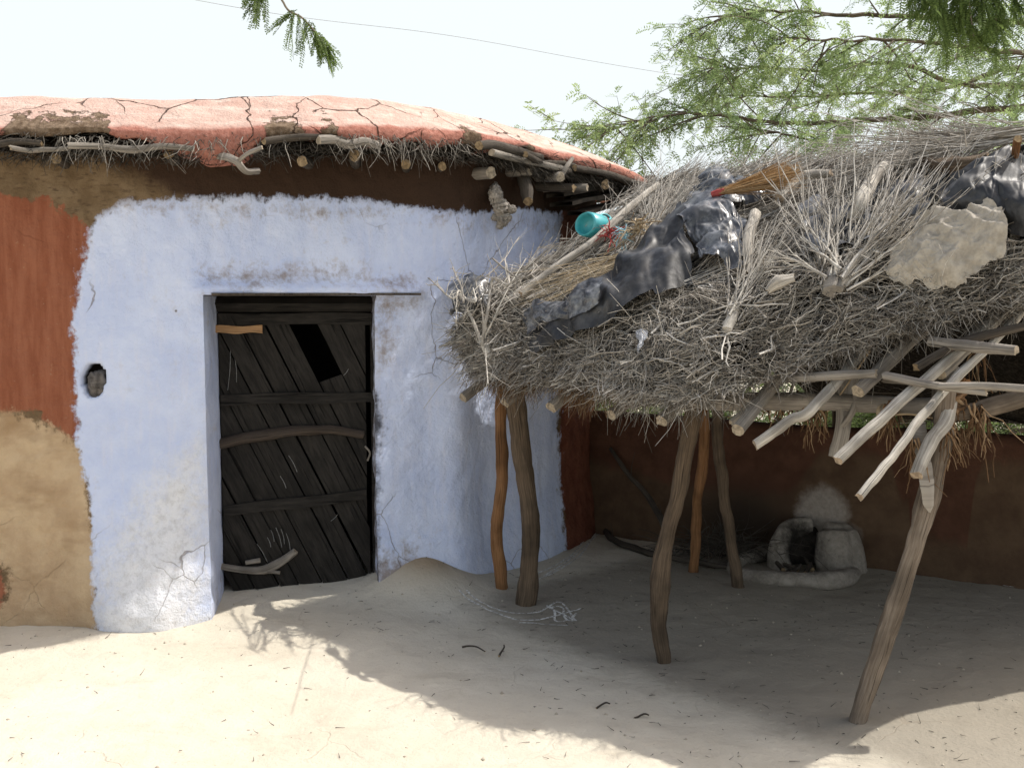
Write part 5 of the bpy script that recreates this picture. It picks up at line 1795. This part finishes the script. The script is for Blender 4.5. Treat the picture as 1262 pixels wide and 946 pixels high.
m = MB()
Q = tube(m, [wall_line(752, 552, .06), wall_line(775, 585, .10), wall_line(800, 612, .18), wall_line(815, 640, .28), wall_line(822, 655, .32)], [.012, .016, .02, .022, .02], 8, .03, .2, 305, wob=.01)
k = rng.integers(1, len(Q) - 1, 8)
twigs(m, Q[k], rng.normal(size=(8, 3)) + [0, 0, .3], .08 + .15 * rng.random(8), .004, .2, 5, 4, .1 + .2 * rng.random(8))
tag(m.build('leaning_branch', M_DARKW), 'dark branch leaning against the yard wall behind the shelter posts', 'branch')
# brush pile between the posts and the stove
m = MB()
n = 260
c = np.array([wall_line(890 + rng.normal() * 28, 668 + rng.normal() * 12, .20 + rng.random() * .2) for _ in range(n)])
c[:, 2] = np.abs(c[:, 2]) * .6 + .01
D = np.stack([rng.normal(size=n) * .8, rng.normal(size=n) * .4 - .3, .15 + rng.random(n) * .6], -1)
twigs(m, c, D, .10 + rng.random(n) * .22, .002 + rng.random(n) * .002, .4, 5, 4, rng.random(n) * .3, .35)
tag(m.build('brush_pile', M_EAVE), 'dark pile of dry fronds and twigs left of the clay stove', 'brush pile')

# loose twigs on the ground
for i, (px, py, qx, qy, lb) in enumerate([(570, 797, 598, 803, 'crooked dark twig on the shaded ground between door and shelter'), (615, 808, 622, 795, 'thin twig beside the crooked dark twig'), (735, 872, 752, 866, 'short dark twig near the front edge of the shade'),
                                          (782, 884, 800, 880, 'small dark twig right of centre near the shade edge'), (75, 760, 62, 764, 'dark twig at the wall foot by the bare tan plaster')]):
    m = MB()
    a, b_ = gp(px, py, .008), gp(qx, qy, .012)
    tube(m, [a, (a + b_) / 2 + np.array([.01, .012, .008]), b_], [.005, .004, .003], 6, .01, .3, 320 + i, wob=.006)
    tag(m.build('twig', M_DARKW), lb, 'twig', 'loose twigs on the ground')
m = MB()
n = 1500
x = rng.random(n) * 5.2 - 2.4; y = 3.3 + rng.random(n) * 2.9
u_, v_ = uv_of(x, y)
keepm = (rng.random(n) < np.where((v_ > -.9) & (u_ > -.6), .8, .22))
x, y = x[keepm], y[keepm]; n = len(x)
P_ = np.stack([x, y, ground_h(x, y) + .004], -1)
twigs(m, P_, np.stack([rng.normal(size=n), rng.normal(size=n), np.abs(rng.normal(size=n)) * .08], -1), .008 + .035 * rng.random(n) ** 2, .0012 + .001 * rng.random(n), .3, 4, 3, rng.random(n) * .5)
tag(m.build('ground_litter', M_EAVE), 'dark bits of twig and chaff scattered on the trodden ground', 'litter', kind='stuff')

m = MB()
n = 420
x = rng.random(n) * 5.4 - 2.6; y = 3.2 + rng.random(n) * 2.8
r_ = .0025 + .008 * rng.random(n) ** 3
dirs = nrm(np.array([[1, 0, 0], [-1, 0, 0], [0, 1, 0], [0, -1, 0], [0, 0, 1], [0, 0, -1.0]]))
V_ = np.stack([x, y, ground_h(x, y)], -1)[:, None] + dirs[None] * r_[:, None, None] * (.6 + .6 * rng.random((n, 6, 1)))
tri = np.array([[0, 2, 4], [2, 1, 4], [1, 3, 4], [3, 0, 4], [2, 0, 5], [1, 2, 5], [3, 1, 5], [0, 3, 5]])
m.add(V_.reshape(-1, 3), (tri[None] + 6 * np.arange(n)[:, None, None]).reshape(-1, 3))
tag(m.build('ground_grit', mat_plain('clay crumbs', (.36, .31, .24, 1), (.52, .47, .38, 1), 60)), 'small clay crumbs and grit scattered over the yard', 'grit', kind='stuff')

# chalk lines drawn on the ground
def chalk(paths, wd):
    m = MB()
    for P_ in paths:
        Q = crom([gp(a, b_) for a, b_ in P_], 12 * len(P_))
        T = nrm(np.gradient(Q, axis=0)); S = np.stack([-T[:, 1], T[:, 0], 0 * T[:, 0]], -1)
        w_ = wd * (.7 + .5 * rng.random((len(Q), 1)))
        G = np.stack([Q - S * w_, Q + S * w_], 1)
        G[..., 2] = ground_h(G[..., 0], G[..., 1]) + .006
        m.add(G, grid_faces(len(Q), 2))
    return tag(m.build('ground_chalk_line', M_CHALK), kind='structure')


sq = [[(690 + 14 * math.cos(k) + 6 * math.cos(2.3 * k), 757 + 8 * math.sin(k * 1.3)) for k in np.linspace(o, o + 5, 9)] for o in (0, 2, 4)]
chalk([[(566, 738), (590, 748), (625, 762), (650, 765), (680, 760), (716, 752)], [(575, 737), (605, 750), (635, 758), (665, 755), (690, 745), (710, 765)], [(640, 768), (665, 768), (700, 770)]] + sq, .006)
chalk([[(662, 718), (690, 703), (715, 685), (732, 660), (738, 650)], [(670, 712), (700, 692), (722, 672), (745, 652)], [(655, 712), (680, 700), (700, 688), (712, 676), (728, 655)]], .007)
chalk([[(1078, 690), (1120, 698), (1170, 704), (1230, 716), (1300, 728)], [(1085, 686), (1140, 697), (1190, 710), (1250, 712), (1300, 722)], [(1160, 707), (1165, 700), (1175, 712), (1215, 706), (1240, 722), (1290, 720)]], .007)

# ------------------------------------------------------------------ trees
def limb(m, P_, r, seed):
    return tube(m, P_, r, 8, .06, .12, seed, wob=.02)


def make_acacia(name, label, trunk_xy, trunk_pts, limbs, leaf_mat, nsub, frond, group=None):
    t = thing(name, label, 'tree', (trunk_xy[0], trunk_xy[1], 0), group)
    m = MB()
    tube(m, trunk_pts, [.16, .14, .12, .10], 12, .08, .15, 401)
    Qs = []
    for k, (P_, r) in enumerate(limbs):
        Qs.append(limb(m, P_, np.array(r) * .6, 410 + k))
    m.build('trunk', M_BARK, t)
    # branchlets and fronds
    mb_, ml = MB(), MB()
    for Q in Qs:
        L = len(Q)
        for rep in range(nsub):
            # more branchlets on the outer part of the limb
            i = int(L * (1 - rng.random() ** 1.3 * .95)) - 2
            i = min(max(i, 1), L - 2)
            T = nrm(Q[i + 1] - Q[i - 1])
            D = nrm(T * (.55 + rng.random() * .6) + rng.normal(size=3) * np.array([.55, .8, .42]))
            ln = .2 + rng.random() * .55
            yield_pts = twigs(mb_, Q[i][None], D[None], [ln], [.006 + .004 * rng.random()], .25, 8, 4, np.array([.2]), .18, .7)
            q = yield_pts[0]
            # secondary
            ks = rng.integers(2, 8, 4)
            D2 = nrm(D + rng.normal(size=(4, 3)) * .6)
            q2 = twigs(mb_, q[ks], D2, .10 + .22 * rng.random(4), .003, .25, 5, 3, np.full(4, .3), .25, .6)
            allp = np.concatenate([q[2:], q2[:, 1:].reshape(-1, 3)])
            dd = np.concatenate([np.repeat(D[None], len(q) - 2, 0), np.repeat(D2, 4, 0)])
            c = rng.integers(0, len(allp), int(frond['n']))
            P0 = allp[c] + rng.normal(size=(len(c), 3)) * .008
            DD = nrm(dd[c] * .5 + rng.normal(size=(len(c), 3)) * .75 + np.array([0, 0, -.25]))
            leaves(ml, P0, DD, frond['L'] * (.6 + .6 * rng.random(len(c))), frond['pairs'], frond['ll'], frond['lw'], .35, np.clip(.5 + .3 * rng.normal() + .2 * rng.normal(size=len(c)), 0, 1))
    mb_.build('branches', M_TWIG if False else M_BARKT, t)
    ml.build('crown', leaf_mat, t)
    return t


M_BARKT = mat_twig('acacia twigs', (.12, .095, .07, 1), (.19, .16, .125, 1), (.28, .24, .19, 1))
Tp = lambda *a: [at(px, py, Y) for px, py, Y in a]
trunkP = [np.array([6.6, 9.6, -.1]), np.array([6.5, 9.5, 1.0]), np.array([6.3, 9.4, 2.0]), np.array([6.1, 9.3, 2.8])]
j0 = trunkP[-1]
FR = dict(n=25, L=.12, pairs=6, ll=.038, lw=.0115)
make_acacia('acacia_tree', 'wide spreading feathery acacia behind the right end of the brush shelter', (6.6, 9.6), trunkP,
            [([j0, *Tp((1400, 140, 9.0), (1262, 133, 8.8), (1150, 143, 8.6), (1050, 150, 8.5), (960, 152, 8.4), (880, 141, 8.3), (800, 146, 8.2), (740, 165, 8.1))], [.09, .06, .05, .042, .034, .026, .02, .013, .007]),
             ([j0, *Tp((1400, 180, 8.4), (1262, 165, 8.2), (1180, 178, 8.0), (1095, 199, 7.9), (1040, 190, 7.8), (985, 168, 7.8), (930, 160, 7.8))], [.09, .055, .045, .038, .03, .022, .016, .008]),
             ([j0, *Tp((1390, 130, 9.6), (1262, 108, 9.4), (1180, 102, 9.2), (1100, 78, 9.0), (1010, 88, 8.9), (930, 82, 8.8), (870, 84, 8.8))], [.08, .06, .045, .036, .028, .02, .012, .007]),
             ([j0, *Tp((1370, 60, 9.2), (1262, 30, 9.0), (1150, 22, 8.8), (1050, 18, 8.6), (960, 14, 8.5), (885, 22, 8.5))], [.08, .06, .045, .036, .028, .018, .008]),
             ([j0, *Tp((1380, 90, 8.8), (1300, 70, 8.6), (1200, 60, 8.4), (1120, 50, 8.3), (1040, 50, 8.2), (960, 45, 8.2))], [.08, .055, .04, .032, .024, .018, .008]),
             ([j0, *Tp((1380, 120, 10.2), (1262, 85, 10.0), (1160, 110, 9.8), (1060, 115, 9.6), (980, 120, 9.5), (900, 118, 9.4))], [.08, .05, .04, .03, .024, .016, .008])],
            M_LEAF, 48, FR)

# near acacia overhead: trunk right of the camera, a limb passing above the frame with sprays hanging in
trk = [np.array([3.9, 1.6, -.1]), np.array([3.8, 1.7, 1.3]), np.array([3.5, 1.9, 2.4]), np.array([2.9, 2.2, 3.1])]
t = thing('acacia_tree', 'near acacia overhead whose feathery sprays hang into the top of the picture', 'tree', (3.9, 1.6, 0))
m = MB()
tube(m, trk, [.15, .13, .11, .08], 12, .06, .15, 501)
lim = [trk[-1], np.array([1.9, 2.55, 3.15]), np.array([.6, 2.7, 3.1]), np.array([-.4, 2.75, 2.95]), np.array([-.75, 2.7, 2.75])]
tube(m, lim, [.07, .05, .035, .018, .008], 8, .05, .12, 502)
m.build('trunk', M_BARK, t)
mb_, ml = MB(), MB()


def spray(pts, fronds, L, pairs, ll, lw, mat=None):
    Q = tube(mb_, pts, [.004, .003, .002], 5, .02, .1, 3)
    for (f, ddx, ddz, s_) in fronds:
        p = Q[int(f * (len(Q) - 1))]
        n = 4
        d = np.array([ddx, rng.normal() * .4, ddz])[None] + rng.normal(size=(n, 3)) * .22
        leaves(ml, np.repeat(p[None], n, 0) + rng.normal(size=(n, 3)) * .006, d, L * s_ * (.8 + .4 * rng.random(n)), pairs, ll, lw, .25, .3 + .5 * rng.random(n), spread=1.1)


Yn = 2.7
spray([lim[3], at(338, -60, Yn), at(350, 5, Yn), at(372, 22, Yn), at(390, 42, Yn), at(400, 58, Yn)],
      [(.5, -.8, -.4, .8), (.55, -.5, -.8, 1.0), (.6, .1, -1, 1.0), (.68, -.1, -1, 1.0), (.72, .3, -.9, .8), (.8, .5, -.7, .8), (.85, .2, -1, .6), (.9, .6, -.6, .7), (.95, .3, -1, .7), (1, .5, -.7, .7)], .085, 20, .012, .0036)
spray([lim[3] + np.array([-.1, 0, 0]), at(330, -70, 2.6), at(325, -25, 2.6), at(318, -6, 2.6)], [(.7, -.7, -.5, .8), (.8, -.4, -.9, .9), (.9, .2, -1, 1), (1, -.5, -.8, .8)], .08, 20, .012, .0036)
for (sx, sy, ex, ey) in ((1140, -80, 1150, 20), (1175, -70, 1180, 25), (1205, -60, 1215, 30), (1225, -60, 1228, 38), (1150, -50, 1165, 40), (1240, -80, 1255, 10), (1185, -60, 1200, 45)):
    spray([lim[1] + rng.normal(size=3) * .05, at(sx, sy, Yn), at((sx + ex) / 2, (sy + ey) / 2, Yn), at(ex, ey, Yn)],
          [(f, rng.normal() * .55, -.75 - rng.random() * .5, .7 + .5 * rng.random()) for f in np.linspace(.45, 1, 9)], .085, 20, .013, .0042)
# other leafy shoots along the limb above the frame
for k in range(14):
    p = lim[1] + (lim[3] - lim[1]) * rng.random() + np.array([0, 0, .1])
    spray([p, p + np.array([rng.normal() * .2, rng.normal() * .2, .25]), p + np.array([rng.normal() * .4, rng.normal() * .4, .45])], [(f, rng.normal(), rng.normal() * .5, 1) for f in np.linspace(.3, 1, 8)], .09, 12, .012, .004)
mb_.build('branches', M_BARKT, t)
ml.build('crown', M_LEAFD, t)


# bushes and small trees beyond the yard wall and behind the house
def bush(name, label, c, R_, h, n, mat, cat='bush', trunk_h=.3, group=None):
    t = thing(name, label, cat, (c[0], c[1], 0), group)
    m = MB()
    brs = []
    for k in range(9):
        d = nrm(rng.normal(size=3) * [1, 1, .3] + [0, 0, 1.0])
        e = np.array([c[0], c[1], 0]) + d * h * (.7 + .3 * rng.random()) * np.array([R_ / h * 1.1, R_ / h * 1.1, 1])
        Q = tube(m, [np.array([c[0], c[1], -.05]), np.array([c[0], c[1], trunk_h]) + rng.normal(size=3) * .05, (e + np.array([c[0], c[1], trunk_h])) / 2 + rng.normal(size=3) * .1, e], [.05, .04, .025, .01], 7, .12, .2, 600 + k)
        brs.append(Q)
    m.build('trunk', M_BARK, t)
    ml = MB()
    Q = np.concatenate(brs)
    Q = Q[Q[:, 2] > h * .18]
    ncl = max(40, n // 45)
    cen = Q[rng.integers(0, len(Q), ncl)] + rng.normal(size=(ncl, 3)) * R_ * np.array([.28, .28, .18])
    k = rng.integers(0, ncl, n)
    P0 = cen[k] + rng.normal(size=(n, 3)) * R_ * .10
    P0[:, 2] = np.abs(P0[:, 2])
    tone = rng.random(ncl)
    leaves(ml, P0, rng.normal(size=(n, 3)) + [0, 0, -.2], .13, 5, .045, .014, .3, np.clip(tone[k] * .7 + .3 * rng.random(n), 0, 1))
    ml.build('crown', mat, t)
    return t


def beyond(px, Y):
    return np.array([(px - CX) / F_PX * Y, Y])


BG2 = 'bushes beyond the yard wall'
bush('tree', 'light green bushy tree behind the house corner, left of the shelter crest', beyond(758, 15), 1.0, 3.1, 1500, M_LEAFB, 'tree', 1.2)
bush('tree', 'bright green tree far behind the shelter crest, below the acacia', beyond(1060, 16), 1.9, 3.75, 2600, M_LEAFB, 'tree', 1.3)
for (px, Y, R_, h, lb) in ((735, 10.0, .9, 1.35, 'green bush seen through the gap beside the house corner'), (850, 10.5, 1.1, 1.3, 'green bush beyond the yard wall behind the second post'), (930, 10.0, .9, 1.2, 'leafy bush beyond the yard wall, right of the thin back posts'),
                           (1030, 10.2, 1.0, 1.3, 'bush beyond the yard wall behind the bleached rafter tips'), (1120, 9.8, 1.0, 1.4, 'bush beyond the yard wall behind the leaning front post'), (1230, 9.6, 1.0, 1.4, 'bush beyond the yard wall near the right frame edge'), (1340, 9.6, 1.0, 1.5, 'bush beyond the yard wall, farthest right and half out of frame')):
    bush('bush', lb, beyond(px, Y), R_, h, 1300, M_LEAFB, 'bush', .15, BG2)

# overhead wires
for k, (dy, lb) in enumerate(((0, 'thin overhead wire crossing the pale sky above the house'),)):
    m = MB()
    P_ = crom([at(-500, -160 + dy, 20), at(240, 0 + dy, 22), at(560, 45 + dy * .9, 24), at(850, 95 + dy * .7, 26), at(1500, 190 + dy * .5, 30)], 60)
    tube(m, P_, .0055, 5, .4, 0, 1)
    tag(m.build('overhead_wire', M_WIRE), lb, 'wire')

# ------------------------------------------------------------------ light, sky, camera
SUN = nrm(np.array([.60, .20, 1.0]))
sd = bpy.data.lights.new('sun', 'SUN'); sd.energy = 4.3; sd.angle = R2D(.53); sd.color = (1.0, .955, .88)
so = bpy.data.objects.new('sun', sd); COL.objects.link(so)
so.rotation_euler = Vector(tuple(-SUN)).to_track_quat('-Z', 'Y').to_euler()
so.location = (4, 3, 8)
w = bpy.data.worlds.new('World'); scn.world = w; w.use_nodes = True
nt = w.node_tree
bg = nt.nodes['Background']
sky = nt.nodes.new('ShaderNodeTexSky'); sky.sky_type = 'NISHITA'; sky.sun_disc = False
sky.sun_elevation = math.asin(SUN[2]); sky.sun_rotation = math.atan2(SUN[0], SUN[1])
sky.air_density = 1.0; sky.dust_density = 6.0; sky.ozone_density = 1.0
# bright dusty haze low over the horizon
tcn = nt.nodes.new('ShaderNodeTexCoord'); sp = nt.nodes.new('ShaderNodeSeparateXYZ')
nt.links.new(tcn.outputs['Generated'], sp.inputs[0])
mr = nt.nodes.new('ShaderNodeMapRange'); mr.interpolation_type = 'SMOOTHSTEP'
mr.inputs[1].default_value = .29; mr.inputs[2].default_value = .60; mr.inputs[3].default_value = .95; mr.inputs[4].default_value = .10
nt.links.new(sp.outputs['Z'], mr.inputs[0])
mx = nt.nodes.new('ShaderNodeMix'); mx.data_type = 'RGBA'
nt.links.new(mr.outputs[0], mx.inputs[0]); nt.links.new(sky.outputs[0], mx.inputs[6]); mx.inputs[7].default_value = (6.5, 6.95, 7.05, 1)
nt.links.new(mx.outputs[2], bg.inputs[0])

bg.inputs[1].default_value = .15

cam = bpy.data.cameras.new('camera'); co = bpy.data.objects.new('camera', cam); COL.objects.link(co)
cam.sensor_width = 36; cam.lens = 36 * F_PX / 1262; cam.clip_end = 2000; cam.clip_start = .05
co.location = tuple(EYE); co.rotation_euler = (math.pi / 2 - TH, 0, 0)
scn.camera = co
scn.view_settings.view_transform = 'Standard'
scn.view_settings.look = 'None'
scn.view_settings.exposure = 0
scn.render.resolution_x, scn.render.resolution_y = 1024, 767
scn.cycles.max_bounces = 4
scn.cycles.diffuse_bounces = 3
scn.cycles.glossy_bounces = 2
scn.cycles.transparent_max_bounces = 6
